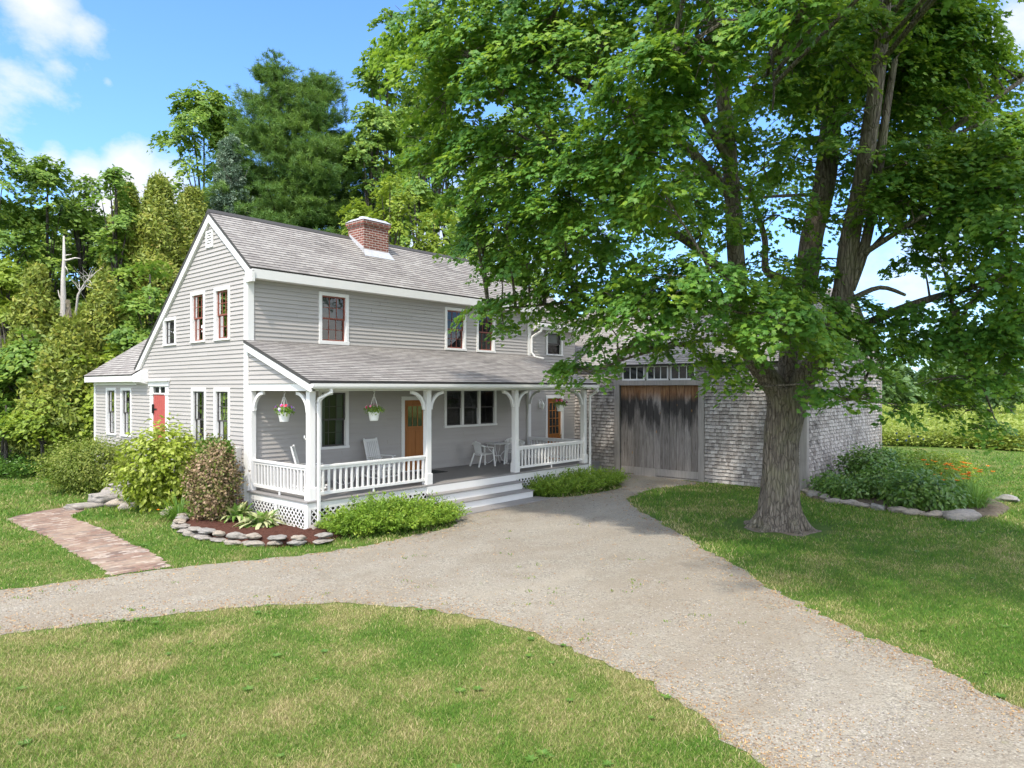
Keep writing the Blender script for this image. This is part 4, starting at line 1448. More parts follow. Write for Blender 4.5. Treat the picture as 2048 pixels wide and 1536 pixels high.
BOUGH = [  # px, py, distance, radius, density factor
    (835, 70, 15.2, 1.0, 1), (850, 150, 15.0, .95, 1), (920, 40, 14.6, 1.2, 1), (930, 140, 14.2, 1.2, 1), (1010, 70, 13.8, 1.3, 1), (880, 225, 15.0, .7, .8),
    (1000, 190, 13.8, 1.0, 1), (1090, 130, 13.5, 1.2, 1), (1130, 30, 13.6, 1.3, 1), (1200, 90, 13.4, 1.2, .8), (850, 295, 15.4, .55, .7), (930, 250, 14.6, .7, .7),
    (880, 330, 15.2, .75, 1), (960, 320, 14.6, .95, 1), (1040, 330, 14.2, 1.0, 1), (950, 390, 15, .8, 1), (1100, 270, 13.8, 1.0, .7), (1110, 390, 14, 1.1, 1),
    (1010, 440, 15, .9, 1), (960, 480, 15.6, .8, 1), (1050, 510, 15.5, 1.0, 1), (1130, 480, 14.6, 1.1, 1), (1000, 545, 15.9, .6, .8), (1180, 330, 13.3, 1.1, .8), (1200, 430, 13.8, 1.1, .8),
    (1160, 570, 15.5, 1.0, 1), (1090, 580, 15.8, .7, .8), (960, 622, 16.0, .45, 1), (1020, 618, 16.0, .55, 1), (1090, 618, 16, .45, 1), (1010, 660, 16, .28, .8), (1150, 620, 15.8, .55, 1),
    (1210, 640, 15.4, .75, 1), (1230, 540, 14.6, .95, .8), (1150, 742, 16.1, .32, 1), (1200, 735, 15.8, .42, 1), (1118, 738, 16.2, .2, .8), (1260, 695, 15.5, .5, 1), (1200, 690, 15.9, .35, .7),
    (1300, 150, 11.6, .85, 1.2), (1370, 110, 11.2, .75, 1.2), (1260, 230, 12.2, .85, 1), (1430, 130, 11.2, .6, 1), (1330, 240, 12.2, .75, .9), (1290, 310, 12.4, .7, 1), (1250, 330, 13, .8, .8),
    (1330, 390, 12.3, .62, 1.2), (1270, 400, 13.4, .8, .8), (1380, 350, 13.4, .5, .6), (1460, 40, 11, .65, 1), (1540, 25, 10.4, .6, 1.1), (1600, 30, 10, .5, 1), (1650, 45, 10, .38, 1), (1540, 90, 11, .5, .7), (1400, 30, 12, .9, .8), (1300, 40, 13, 1.1, .8),
    (1330, 560, 13, .75, 1.1), (1400, 560, 12.6, .75, 1.1), (1460, 570, 12.5, .62, 1), (1270, 600, 13.6, .7, 1), (1310, 640, 13.8, .75, 1), (1390, 635, 13.4, .75, .9), (1230, 600, 14, .6, 1),
    (1490, 630, 12.8, .65, 1), (1550, 640, 12.5, .65, 1.1), (1610, 650, 12.8, .55, 1), (1440, 675, 14, .6, .9), (1510, 680, 13.6, .42, .9), (1360, 690, 14.6, .5, .9), (1300, 695, 15, .42, .9), (1580, 680, 13.4, .36, .8), (1640, 680, 13.6, .42, .8),
    (1450, 735, 14.6, .34, .9), (1492, 775, 14.8, .30, .8), (1400, 720, 14.9, .34, .7), (1560, 430, 16, .9, .5), (1410, 470, 14.4, .75, .6), (1490, 470, 15, .7, .5), (1400, 400, 14.4, .7, .5), (1560, 600, 14.5, .7, .7), (1610, 590, 15, .5, .6), (1500, 560, 14.5, .5, .6),
    (1560, 220, 17, 1.2, .7), (1500, 180, 16, 1.1, .7), (1610, 320, 17.5, 1.0, .6), (1540, 330, 16.5, 1.0, .55), (1470, 280, 15.5, .9, .6), (1620, 130, 17, 1.2, .7), (1720, 60, 17, 1.3, .7), (1820, 60, 17, 1.3, .8), (1820, 160, 16.5, 1.1, .9), (1900, 130, 16.2, 1.1, .9), (1740, 200, 17.3, 1.0, .6),
    (1780, 270, 16.6, .9, .8), (1870, 220, 16, .9, .8), (1740, 350, 17.2, .8, .5), (1830, 330, 15, .8, .9), (1800, 400, 14.8, .85, 1.1), (1880, 380, 14.6, .85, 1.1), (1940, 320, 14.5, .8, .9), (2000, 300, 14, .85, 1), (1900, 470, 14.6, .7, 1), (1960, 430, 14, .8, 1.1), (2040, 380, 13.2, .8, 1.1), (2010, 460, 13, .75, 1.2), (1820, 470, 15, .5, .7), (2060, 280, 14, .8, .8), (1760, 290, 17, .8, .5),
    (2030, 540, 13, .6, 1.1), (1950, 520, 14, .5, .9), (2060, 620, 13.4, .6, .9), (1720, 640, 15.2, .6, .8), (1690, 690, 14.8, .55, .8), (1770, 660, 15.2, .55, .7), (1850, 640, 15, .6, .7), (1930, 640, 14.8, .7, .9), (2000, 650, 14.2, .7, .9), (1880, 690, 15, .65, .9), (1960, 700, 14.5, .75, 1), (2040, 700, 14, .7, 1),
    (1700, 130, 14.8, .6, .7), (1745, 60, 14.9, .7, .8), (1690, 300, 15.0, .5, .6), (1730, 420, 14.8, .5, .7), (1660, 430, 16, .55, .5), (1640, 520, 16, .5, .5), (1710, 220, 15, .45, .6), (1660, 40, 15.5, .8, .7), (1850, 20, 16, 1.0, .9), (1930, 80, 16, .9, .8), (1790, 120, 16, .9, .9), (1870, 130, 16.6, 1.0, .9), (1480, 380, 14.8, .5, .7), (1450, 240, 14.6, .6, .7), (1430, 330, 14.8, .5, .6),
    (1490, 650, 14.8, .50, .9), (1540, 610, 15.0, .55, .9), (1600, 600, 15.2, .55, .8), (1650, 620, 15.0, .5, .8), (1560, 670, 14.6, .45, .9), (1620, 690, 14.6, .42, .9), (1500, 710, 14.9, .38, .8), (1680, 650, 14.8, .5, .8), (1740, 680, 14.8, .5, .8), (1540, 520, 15.5, .5, .4), (1600, 540, 16, .5, .5), (1660, 560, 16, .45, .5),
    (1900, 60, 16.6, .9, .9), (1960, 110, 16.6, .8, .8), (1850, 190, 16.8, .8, .8), (1920, 220, 16.6, .7, .7), (1780, 210, 16.8, .7, .7), (1980, 330, 15.6, .8, .9), (1900, 340, 15.6, .75, .9), (1850, 280, 16, .6, .7), (2040, 330, 15, .8, 1), (1760, 420, 16.2, .6, .7), (1850, 420, 15.6, .7, .9), (1930, 420, 15.2, .75, 1), (2020, 430, 14.4, .8, 1), (1880, 510, 15, .6, .9), (1960, 580, 14.6, .6, .8), (2030, 580, 14, .65, 1), (1830, 520, 15.4, .45, .7), (1780, 350, 16, .6, .7), (1700, 60, 16.4, .8, .8), (1640, 200, 16.6, .7, .7), (1580, 120, 16.4, .8, .7),
    (1800, 710, 14.8, .45, .7), (1740, 735, 14.5, .45, .8), (1660, 745, 14.3, .38, .8), (1690, 790, 14.4, .36, .9), (1740, 790, 14.4, .32, .7), (1640, 790, 14.5, .3, .7), (1870, 760, 14.6, .45, .7), (1940, 760, 14.4, .5, .9), (2010, 750, 14.2, .5, .8), (1880, 815, 14.5, .3, .7), (1930, 820, 14.4, .42, .9), (1975, 855, 14.3, .36, .9), (1830, 690, 15.2, .4, .6), (1800, 820, 14.6, .16, .7),
]
cl = Cloud()
tcen = TREE + np.array([0, 0, 6.5])
ends, high = [], []
for px, py, D, r, df in BOUGH:
    c = at(px, py, D)
    ends.append((c, r))
    sprays(cl, c, r * .93, tcen, (26 if px < 1560 else 33) * df, 58, .37, .114, 'maple', .85, .35)
# the rest of the crown: the far side and the part above the picture
rg2 = np.random.default_rng(5)
def garden_shade(c):      # keep the crown open where the sun reaches the daylilies
    g = c - SUN_DIR * (c[2] / SUN_DIR[2])
    return g[0] > 11.6 and g[1] < -11.6
for k in range(135):
    th, zz = rg2.random() * 2 * np.pi, rg2.uniform(4.8, 17.5)
    rmax = 7.6 * math.sqrt(max(.05, 1 - ((zz - 8.0) / 10.5) ** 2))
    rr = rmax * rg2.uniform(.55, 1)
    c = TREE + np.array([rr * math.cos(th), rr * math.sin(th), zz])
    D = (c - CAM) @ FW
    px = CX + F * ((c - CAM) @ RT) / D
    py = CY - F * (c[2] - H) / D
    r = rg2.uniform(1.0, 1.5)
    if D < 16.2 and py + r * F / D > -40:      # the near side is the boughs above
        continue
    if 400 < py < 660 and 1625 < px < 1800: continue  # the open places the sky shows through
    if 440 < py < 580 and 1470 < px < 1570: continue
    if py > 560: continue
    if garden_shade(c): continue
    ends.append((c, r))
    sprays(cl, c, r, tcen, 11, 55, .55, .135, 'maple', .8, .3, rg=rg2)
for k in range(44):     # boughs over the drive side of the lawn, above the picture
    xc, dd = rg2.uniform(2.6, 10.5), rg2.uniform(6.0, 13.0)
    zt = H + .555 * dd + 1.25
    c = CAM * np.array([1, 1, 0]) + FW * dd + RT * xc + np.array([0, 0, rg2.uniform(zt, zt + 2.6)])
    if np.hypot(*(c - TREE)[:2]) > 10.5 or garden_shade(c): continue
    high.append((c, 1.2))
    sprays(cl, c, 1.2, tcen, 12, 50, .55, .14, 'maple', .7, .3, rg=rg2)
cl.build('crown', L_MAPLE, MAPLE)
LB = np.array([tuple(p) for p in LIMBS])
LH = LB[LB[:, 2] > 10.0]
for q_, (c, r) in enumerate(ends + high):
    up_ = q_ >= len(ends)
    pool = LH if up_ else LB
    d = np.linalg.norm(pool - c, axis=1) + np.maximum(0, pool[:, 2] - c[2]) * (0 if up_ else 1.5)
    p = pool[int(np.argmin(d))]
    v = c - p
    ln = np.linalg.norm(v)
    if ln < .25: continue
    mid = p + v * .5 + np.array([random.uniform(-.12, .12), random.uniform(-.12, .12), (.22 if up_ else .10) * ln])
    r0 = min(.05, .016 + .010 * ln)
    tb.tube([p, p + (mid - p) * .5 + np.array([0, 0, .02]), mid, c], [r0, r0 * .85, r0 * .7, .012], 6, caps=False)
    for j in range(5):
        e = c + unit(rng.normal(size=3)) * r * np.array([.9, .9, .6])
        q = mid + (c - mid) * random.uniform(.3, 1)
        tb.tube([q, (q + e) / 2 + np.array([0, 0, .05]), e], [.014, .010, .005], 4, caps=False)
tb.build('trunk', BARK, MAPLE, smooth=True)
# ------------------------------------------------------------------ trees behind
def broadleaf(name, label, px, D, top_py, wpx, mat, base_z=0.0, crown_lo=.22, seed=1, kind='lobed', size=.19, dens=8, group=None, trunk_r=.22, slim=1.0, per=34, lean=0.0, mat_trunk=None):
    dens *= 1.5; size *= 1.12
    rg = np.random.default_rng(seed)
    base = ground(px, D, base_z)
    top = H + D * (CY - top_py) / F
    R = wpx / 2 / F * D
    root = thing(name, label, 'tree', base, group)
    z0 = base_z + (top - base_z) * crown_lo
    c0 = base + np.array([0, 0, (z0 + top) / 2 - base_z])
    hh = (top - z0) / 2
    cl = Cloud()
    tb_ = MB()
    r_b = max(.55, min(1.5, R * .42))
    n = int(8 + (R * R * hh) / (r_b ** 3) * .85)
    n = min(n, 85)
    cs = []
    for k in range(n):
        u = rg.random()
        zz = z0 + r_b * .5 + (top - z0 - r_b * 1.2) * u
        prof = math.sqrt(max(.03, 1 - ((u - .42) / .72) ** 2)) if u > .42 else .70 + .30 * (u / .42)
        th = rg.random() * 2 * np.pi
        q = max(0, R * prof - r_b * .75) * math.sqrt(rg.uniform(.25, 1))
        c = np.array([base[0] + q * math.cos(th), base[1] + q * math.sin(th), zz])
        rr = r_b * rg.uniform(.65, 1.1)
        cs.append((c, rr))
        sprays(cl, c, rr, c0, dens, per, .55 * max(.8, rr * .7), size, kind, .8, .25, -.55, rg, .17)
    ct = np.array([base[0], base[1], top - r_b * .9])
    cs.append((ct, r_b * .85))
    sprays(cl, ct, r_b * .85, c0, dens * 1.3, per, .5, size, kind, 1.05, .2, -.5, rg, .17)
    cl.build('crown', mat, root)
    tb_.tube([base + (0, 0, -.2), base + (0, 0, .3), base + np.array([lean * .4, 0, (z0 - base_z) * .8 + .4]), base + np.array([lean, 0, (top - base_z) * .55]), base + np.array([lean, 0, (top - base_z) * .93])], [trunk_r * 1.35, trunk_r, trunk_r * .85, trunk_r * .5, .03], 12, ridge=.06)
    for c, rr in cs[::2]:
        a = base + np.array([lean * .6, 0, max(z0 * .75, (c[2] - base_z) * .62)])
        m_ = (a + c) / 2 + np.array([0, 0, .12 * np.linalg.norm(c - a)])
        tb_.tube([a, m_, c], [trunk_r * .33, trunk_r * .22, .015], 6, caps=False)
    tb_.build('trunk', mat_trunk or BARK_DARK, root, smooth=True)
    return root

def cedar(name, label, px, D, top_py, wpx, seed, group=None, base_z=0.0, mat=None, lo=.04, dens=1.0):
    rg = np.random.default_rng(seed)
    base = ground(px, D, base_z)
    top = H + D * (CY - top_py) / F
    R = wpx / 2 / F * D
    root = thing(name, label, 'tree', base, group)
    hgt = top - base_z
    m = int(dens * 120 * R * hgt)
    u = rg.random(m) ** .9
    z = base_z + hgt * (lo + (1 - lo) * u)
    th0 = rg.random(m) * 2 * np.pi
    lump = 1 + .22 * np.sin(z * 1.7 + seed) * np.cos(th0 * 2 + z) + .16 * np.sin(z * 3.7 + th0 * 3)
    th = th0
    prof = np.minimum(1, (1.02 - u) * 1.75) ** .8 * (.85 + .15 * np.sin(th * 3 + z * .8)) * lump
    q = R * prof * (.55 + .45 * rg.random(m) ** .5)
    S = np.stack([base[0] + q * np.cos(th), base[1] + q * np.sin(th), z], 1)
    o = np.stack([np.cos(th), np.sin(th), np.full(m, .25)], 1)
    k = 18
    st = rg.random(m)
    P = S[:, None] + rg.normal(0, .12, (m, k, 3)) * np.array([1, 1, 1.1])
    N = o[:, None] + rg.normal(0, .6, (m, k, 3))
    T = np.array([0, 0, .15]) + o[:, None] * .8 + rg.normal(0, .6, (m, k, 3))
    cl = Cloud()
    cl.add(P.reshape(-1, 3), N.reshape(-1, 3), T.reshape(-1, 3), .22 * (.6 + .6 * rg.random(m * k)), 'frond', np.clip(np.repeat(.25 + .5 * st, k) + rg.normal(0, .13, m * k), 0, 1))
    cl.build('crown', mat or L_CEDAR, root)
    mb = MB()
    mb.tube([base + (0, 0, -.2), base + (0, 0, hgt * .4), base + (0, 0, hgt * .95)], [.17, .12, .02], 10, ridge=.05)
    mb.build('trunk', BARK_DARK, root, smooth=True)
    return root

def conifer(name, label, px, D, top_py, wpx, seed, mat, droopy=0.0, plume=1.0, base_z=0.0, lo=.12, n=230, tops=1, needle=.26, asym=0.0, cone=False):
    """white pine / spruce: whorled limbs carrying tufted plumes of needles"""
    rg = np.random.default_rng(seed)
    base = ground(px, D, base_z)
    top = H + D * (CY - top_py) / F
    R = wpx / 2 / F * D
    root = thing(name, label, 'tree', base)
    cl = Cloud()
    mb = MB()
    hgt = top - base_z
    leaders = [(np.array([0, 0, 0]), 1.0)] if tops == 1 else [(RT * -1.1, 1.0), (RT * 1.9, .955)]
    for L0, hs in leaders:
        mb.tube([base + (0, 0, -.2), base + L0 * .2 + (0, 0, hgt * .35), base + L0 + (0, 0, hgt * hs * .97)], [.38, .27, .03], 10, ridge=.05)
    for k in range(n):
        L0, hs = leaders[k % len(leaders)]
        u = lo + (1 - lo) * rg.random() ** .85
        z = base_z + hgt * hs * u
        prof = min(1.0, (1.03 - u) * 1.55) ** .75 * rg.uniform(.62, 1.08)
        if cone: prof = (1.03 - u) * 1.15 * rg.uniform(.8, 1.1)
        th = rg.random() * 2 * np.pi
        d = np.array([math.cos(th), math.sin(th), 0])
        ln = R * prof * (1 + asym * (d @ RT))
        rise = (.55 * u - .12 - droopy) * ln
        a = base + L0 * u + np.array([0, 0, z - base_z])
        e = a + d * ln + np.array([0, 0, rise])
        mid = (a + e) / 2 - np.array([0, 0, .06 * ln])
        mb.tube([a, mid, e], [.05, .035, .012], 5, caps=False)
        steps = max(3, int(ln / .30))
        st = rg.random()
        for j in range(steps):
            t = .30 + .70 * (j + rg.random()) / steps
            p = a + (e - a) * t + np.array([0, 0, -.06 * ln * 4 * t * (1 - t) * .6])
            side = np.cross(d, [0, 0, 1.0])
            w = (.25 + .55 * (1 - abs(t - .6))) * plume * min(1, .5 + ln * .25)
            q = 7
            tips = p + side * rg.normal(0, w * .75, (q, 1)) + d * rg.normal(0, .22, (q, 1)) + np.array([0, 0, 1]) * rg.normal(.05, .13, (q, 1))
            kk = 30
            P = np.repeat(tips, kk, 0) + rg.normal(0, .05, (q * kk, 3))
            T = d * .6 + np.array([0, 0, .45 - droopy * 1.5]) + rg.normal(0, .62, (q * kk, 3))
            N = np.array([0, 0, 1.0]) + rg.normal(0, .7, (q * kk, 3))
            cl.add(P, N, T, needle * (.7 + .6 * rg.random(q * kk)), 'frond' if needle < .2 else 'needle', np.clip(.28 + .45 * st + rg.normal(0, .13, q * kk), 0, 1))
    for L0, hs in leaders:          # upright candles at the top
        for k in range(22):
            a = base + L0 + np.array([rg.normal(0, .9), rg.normal(0, .9), 0])
            zt = base_z + hgt * hs * (1.0 - rg.uniform(0, .07)) - np.hypot(*(a - base - L0)[:2]) * .8
            e = np.array([a[0], a[1], zt])
            d = unit(np.array([rg.normal(0, .25), rg.normal(0, .25), 1.0]))
            ln = rg.uniform(.5, 1.1)
            mb.tube([e - d * ln, e], [.02, .008], 4, caps=False)
            t = rg.random((70, 1))
            P = e - d * ln * t
            cl.add(P, rg.normal(size=(70, 3)), d * .9 + rg.normal(0, .6, (70, 3)), needle * .7, 'needle', np.clip(.35 + rg.normal(0, .12, 70), 0, 1))
    cl.build('crown', mat, root)
    mb.build('trunk', BARK_DARK, root, smooth=True)
    return root

GB = 'trees behind the farmhouse'
GL = 'woodland trees on the left'
broadleaf('maple_tree', 'yellow green maple rising behind the pine and blue spruce', 408, 52, 168, 235, L_WOOD, seed=21, size=.24, dens=8)
conifer('pine_tree', 'tall dark white pine with twin candle tops behind the chimney', 588, 43, 122, 410, 22, L_PINE, tops=2, n=430, needle=.27, plume=1.0)
conifer('blue_spruce', 'blue grey spruce in front of the tall pine, behind the gable', 462, 39.5, 285, 240, 23, L_SPRUCE, droopy=.22, n=190, plume=.55, needle=.13, lo=.15, cone=True)
broadleaf('ash_tree', 'slender green tree between the pine and the huge maple', 775, 47, 20, 150, L_WOOD, seed=24, size=.24, dens=7, crown_lo=.3)
broadleaf('ash_tree', 'loose green tree right of the pine, above the chimney', 745, 42, 205, 150, L_WOOD, seed=25, size=.20, dens=7, crown_lo=.28)
broadleaf('ash_tree', 'tall grey stemmed tree partly hidden by the left boughs of the huge maple', 870, 45, 30, 180, L_WOOD, seed=26, size=.22, dens=7, crown_lo=.3)
broadleaf('ash_tree', 'pale stemmed tree behind the right end of the farmhouse roof', 905, 38, 300, 120, L_WOOD, seed=27, size=.2, dens=6, crown_lo=.35)
broadleaf('young_maple', 'sunlit yellow green tree just right of the chimney', 780, 30, 348, 125, L_YEL, seed=28, size=.15, dens=11, crown_lo=.25, trunk_r=.12)
broadleaf('young_maple', 'small yellow green tree rising beyond the roof ridge left of the maple boughs', 868, 31, 408, 130, L_YEL, seed=29, size=.15, dens=11, crown_lo=.25, trunk_r=.12)
broadleaf('ash_tree', 'dense green tree filling the gap right of the chimney', 838, 37, 280, 170, L_WOOD, seed=33, size=.2, dens=8, crown_lo=.12)
broadleaf('young_maple', 'low yellow green treetop beside the left face of the chimney', 716, 33, 398, 70, L_YEL, seed=30, size=.15, dens=10, crown_lo=.25, trunk_r=.12)
broadleaf('young_maple', 'green tree behind the roof ridge at the edge of the maple crown', 940, 33, 400, 120, L_WOOD, seed=31, size=.17, dens=9, crown_lo=.25, trunk_r=.15)
broadleaf('ash_tree', 'leafy tree beyond the roof mostly covered by the huge maple', 1010, 44, 220, 200, L_WOOD, seed=32, size=.22, dens=6, crown_lo=.3)
# left woodland
WL = [
 ('maple_tree', 'dark green maple topping the woods at the left edge', -15, 33, 262, 190, L_WOOD, 41, .10),
 ('maple_tree', 'tall leafy maple second from the left edge of the woods', 95, 35, 312, 190, L_WOOD, 42, .10),
 ('maple_tree', 'maple with a thin top standing against the cloud', 168, 37, 345, 130, L_WOOD, 43, .10),
 ('maple_tree', 'slim maple above the dead snag, open sky to its left', 232, 33, 332, 110, L_WOOD, 44, .12),
 ('maple_tree', 'bright maple close behind the roof slope of the rear ell', 300, 29.5, 520, 150, L_WOOD, 45, .12),
 ('maple_tree', 'small bright green maple beside the rear ell', 250, 29, 635, 140, L_WOOD, 46, .12),
 ('maple_tree', 'yellowish low maple at the left picture edge', 15, 29, 520, 130, L_YEL, 47, .16),
 ('maple_tree', 'pale green young maple low in the middle of the left woods', 175, 27.6, 700, 130, L_YEL, 37, .12),
 ('maple_tree', 'light maple in front of the cedars, level with the ell eave', 60, 27.4, 660, 130, L_WOOD, 38, .12),
 ('maple_tree', 'yellow tinged maple pressed against the rear ell roof edge', 228, 28, 690, 110, L_YEL, 39, .15),
 ('maple_tree', 'green maple between snag and gable rake', 345, 36, 470, 120, L_WOOD, 48, .12),
]
for nm, lab, px, D, top, w, mt, sd, lo in WL:
    broadleaf(nm, lab, px, D, top, w, mt, seed=sd, size=.19, dens=9, crown_lo=lo, trunk_r=.17)
WX = [
 ('maple_tree', 'shaded maple in the second row behind the dead snag', 130, 40, 400, 190, 33),
 ('maple_tree', 'maple filling the second row left of the cedars', 205, 41, 430, 150, 34),
 ('maple_tree', 'maple filling the second row above the rear ell roof', 290, 41, 440, 170, 35),
 ('maple_tree', 'maple filling the second row at the left edge', 30, 40, 400, 200, 36),
]
for nm, lab, px, D, top, w, sd in WX:
    broadleaf(nm, lab, px, D, top, w, L_WOOD, seed=sd, size=.22, dens=7, crown_lo=.06, trunk_r=.2)
WC = [
 ('cedar_tree', 'tall rusty green cedar left of the gable peak', 318, 34, 362, 140, 51),
 ('cedar_tree', 'cedar with brownish fronds right of the gap of sky', 255, 35, 378, 120, 52),
 ('cedar_tree', 'cedar against the gable rake below the blue spruce', 385, 38, 385, 130, 53),
 ('cedar_tree', 'pointed yellow green cedar left of the snag foot', 72, 28.5, 540, 92, 54),
 ('cedar_tree', 'bushy cedar just right of the dead snag', 208, 29, 560, 100, 55),
 ('cedar_tree', 'broad low cedar below the dead snag', 140, 27.5, 648, 140, 56),
 ('cedar_tree', 'cedar at the left picture edge below the maple tops', 28, 30.5, 560, 110, 57),
]
for nm, lab, px, D, top, w, sd in WC:
    cedar(nm, lab, px, D, top, w * 1.2, sd, lo=.10)
# understory: thin stems with light leaf layers at the edge of the woods
US = [(12, 26.5, 800, 90, 61, 'sapling with layered leaves at the far left of the wood edge'), (85, 26.2, 792, 150, 62, 'spreading yellow green sapling in front of the dark wood'), (150, 27.2, 780, 110, 63, 'sapling right before the thick grey trunk'), (40, 28, 740, 120, 64, 'leafy sapling behind the front row of the wood edge'), (-25, 26.8, 700, 100, 65, 'sapling cut by the left picture edge')]
for px, D, top, w, sd, lab in US:
    broadleaf('sapling', lab, px, D, top, w, L_YEL if sd == 62 else L_WOOD, seed=sd, size=.15, dens=9, crown_lo=.45, trunk_r=.07, per=26)
for i, px in enumerate((6, 24, 47, 68, 78, 118)):
    b = ground(px, 27.5 + (i % 3) * .7)
    mb = MB()
    hgt = random.uniform(5, 7)
    mb.tube([b + (0, 0, -.1), b + (.05, .05, hgt * .5), b + np.array([random.uniform(-.4, .4), .1, hgt])], [.10, .075, .02], 8, ridge=.05)
    for k in range(5):
        z = random.uniform(2.4, hgt * .9)
        an = random.random() * 6.3
        p = b + np.array([.04, .04, z])
        mb.tube([p, p + np.array([math.cos(an) * .5, math.sin(an) * .5, .3]), p + np.array([math.cos(an) * 1.0, math.sin(an) * 1.0, .45])], [.02, .014, .005], 4, caps=False)
    o = mb.build('thin_tree', BARK_DARK, None, smooth=True, origin=b)
    tag(o, 'dark slender trunk standing in the shade of the wood edge', 'tree trunk', 'slender dark trunks at the wood edge')
b = ground(153, 29.5)
mb = MB()
mb.tube([b + (0, 0, -.2), b + (0, 0, .25), b + (-.05, 0, 1.2), b + (-.15, 0, 2.6), b + (-.2, 0, 4.5), b + (-.3, .1, 7)], [.52, .40, .34, .30, .24, .08], 16, ridge=.06)  # a whole standing trunk, not a cut stump
o = mb.build('thick_tree', BARK, None, smooth=True, origin=b)
tag(o, 'thick grey tree trunk in the shade left of the rear ell', 'tree trunk')
# dead snag
b = ground(127, 31)
mb = MB()
q = lambda px, py: tuple(at(px, py, 31))
mb.tube([tuple(b + (0, 0, -.2)), tuple(b + (0, 0, 2)), q(126, 660), q(127, 612), q(126, 560), q(128, 520), q(127.5, 472)], [.28, .22, .165, .12, .09, .07, .03], 12, ridge=.05)
mb.tube([q(127, 522), q(140, 519), q(150, 516), q(161, 517)], [.06, .045, .035, .012], 6)
mb.tube([q(127, 512), q(135, 510), q(143, 509)], [.035, .025, .01], 6)
mb.tube([q(127, 610), q(118, 590), q(116, 580)], [.05, .03, .01], 6)
mb.tube([q(128, 530), q(134, 538), q(137, 548)], [.03, .02, .008], 6)
o = mb.build('dead_snag', BARE, None, smooth=True, origin=b)
tag(o, 'bleached bare dead snag rising out of the cedars', 'dead tree')
# bare twigs beside the snag
b = ground(158, 29.8)
mb = MB()
q = lambda px, py: tuple(at(px, py, 29.8))
mb.tube([tuple(b), q(150, 640), q(156, 590), q(172, 562), q(186, 548)], [.08, .06, .045, .03, .01], 6)
for k in range(16):
    t = random.random()
    p = np.array(q(156 + 30 * t, 590 - 42 * t))
    e = p + unit(rng.normal(size=3) + np.array([0, 0, .5])) * random.uniform(.4, 1.0)
    mb.tube([p, (p + e) / 2 + np.array([0, 0, .06]), e], [.018, .012, .004], 4, caps=False)
o = mb.build('bare_branches', BARE, None, smooth=True, origin=b)
tag(o, 'fan of bare grey twigs right of the dead snag', 'dead tree')

# right of the barn: distant wood, a nearer tree, the meadow
broadleaf('ash_tree', 'pale green tree across the meadow at the right picture edge', 2020, 62, 612, 120, L_FAR, seed=71, size=.32, dens=7, crown_lo=.12)
broadleaf('ash_tree', 'rounded tree at the meadow edge right of the barn', 1905, 78, 668, 120, L_FAR, seed=72, size=.36, dens=7, crown_lo=.1)
cl = Cloud()
rg3 = np.random.default_rng(77)
for k in range(150):
    px = 1560 + 620 * rg3.random() if k < 120 else rg3.uniform(2100, 2900)
    D = rg3.uniform(105, 150)
    c = ground(px, D)
    hgt = rg3.uniform(4, 9.5) * (1.15 if px < 1830 else .85)
    for j in range(3):
        cc = c + np.array([rg3.normal(0, 1.6), rg3.normal(0, 1.6), hgt * (.25 + .28 * j)])
        sprays(cl, cc, 2.3 - .4 * j, c, 2.2, 22, 1.25, .85, 'clump', .9, .2, -.6, rg3, .16)
o = cl.build('woods', L_FAR)
tag(o, 'far line of green woods beyond the meadow', 'woods', kind='stuff')

def field_mat():
    n = NT('tall_meadow_canopy')
    c = n.coord()
    a = n.noise(c, .09, 5, .6)
    b = n.noise(c, 1.6, 6, .7)
    col = n.ramp(n.math('ADD', n.math('MULTIPLY', a, .6), n.math('MULTIPLY', b, .5)), [(.38, (.17, .23, .05)), (.52, (.29, .34, .08)), (.66, (.40, .41, .13)), (.8, (.44, .38, .19))])
    return n.done(n.pbr(col, .9, n.bump(b, 1.0, .3), .1))
FIELD = field_mat()
fp = [(35.6, 6), (35.0, -6.4), (36.0, -10), (35.6, -14.5), (36.2, -20), (37, -40), (60, -80), (170, -60), (170, 40), (60, 40)]
mb = MB()
mb.prism([(x + (4 if x < 50 else 0), y, .02) for x, y in fp], (0, 0, .62))
o = mb.build('field', FIELD)
tag(o, kind='structure')
cl = Cloud()
m = 26000
px = rg3.uniform(1730, 2350, m)
D = 36.5 + 60 * rg3.random(m) ** 1.9
B = CAM * np.array([1, 1, 0]) + FW * D[:, None] + RT * ((px - CX) / F * D)[:, None]
keep = inside(fp, B[:, 0], B[:, 1])
B, D = B[keep], D[keep]
m = len(B)
hh = np.where(D < 41, rg3.uniform(.35, 1.25, m), rg3.uniform(.75, 1.15, m))
k = 8
P = np.repeat(B, k, 0)
t = rg3.random(m * k)
P[:, 2] = np.repeat(hh, k) * (.12 + .9 * t)
P[:, :2] += rg3.normal(0, .11, (m * k, 2))
az = rg3.random(m * k) * 2 * np.pi
o_ = np.stack([np.cos(az), np.sin(az), .25 + .5 * t], 1)
tn = np.clip(np.repeat(.25 + .5 * rg3.random(m), k) + rg3.normal(0, .13, m * k) + .12 * (t - .5) + (rg3.random(m * k) > .97) * .5, 0, 1)
cl.add(P, np.array([0, 0, 1.0]) + rg3.normal(0, .5, P.shape), o_, np.repeat(.15 + .1 * (D > 45), k) * (.7 + .7 * rg3.random(m * k)) * 1.3, 'oval', tn)
o = cl.build('weeds', L_WEED)
tag(o, 'tall sunlit yellow green weeds along the front of the meadow', 'weeds', kind='stuff')

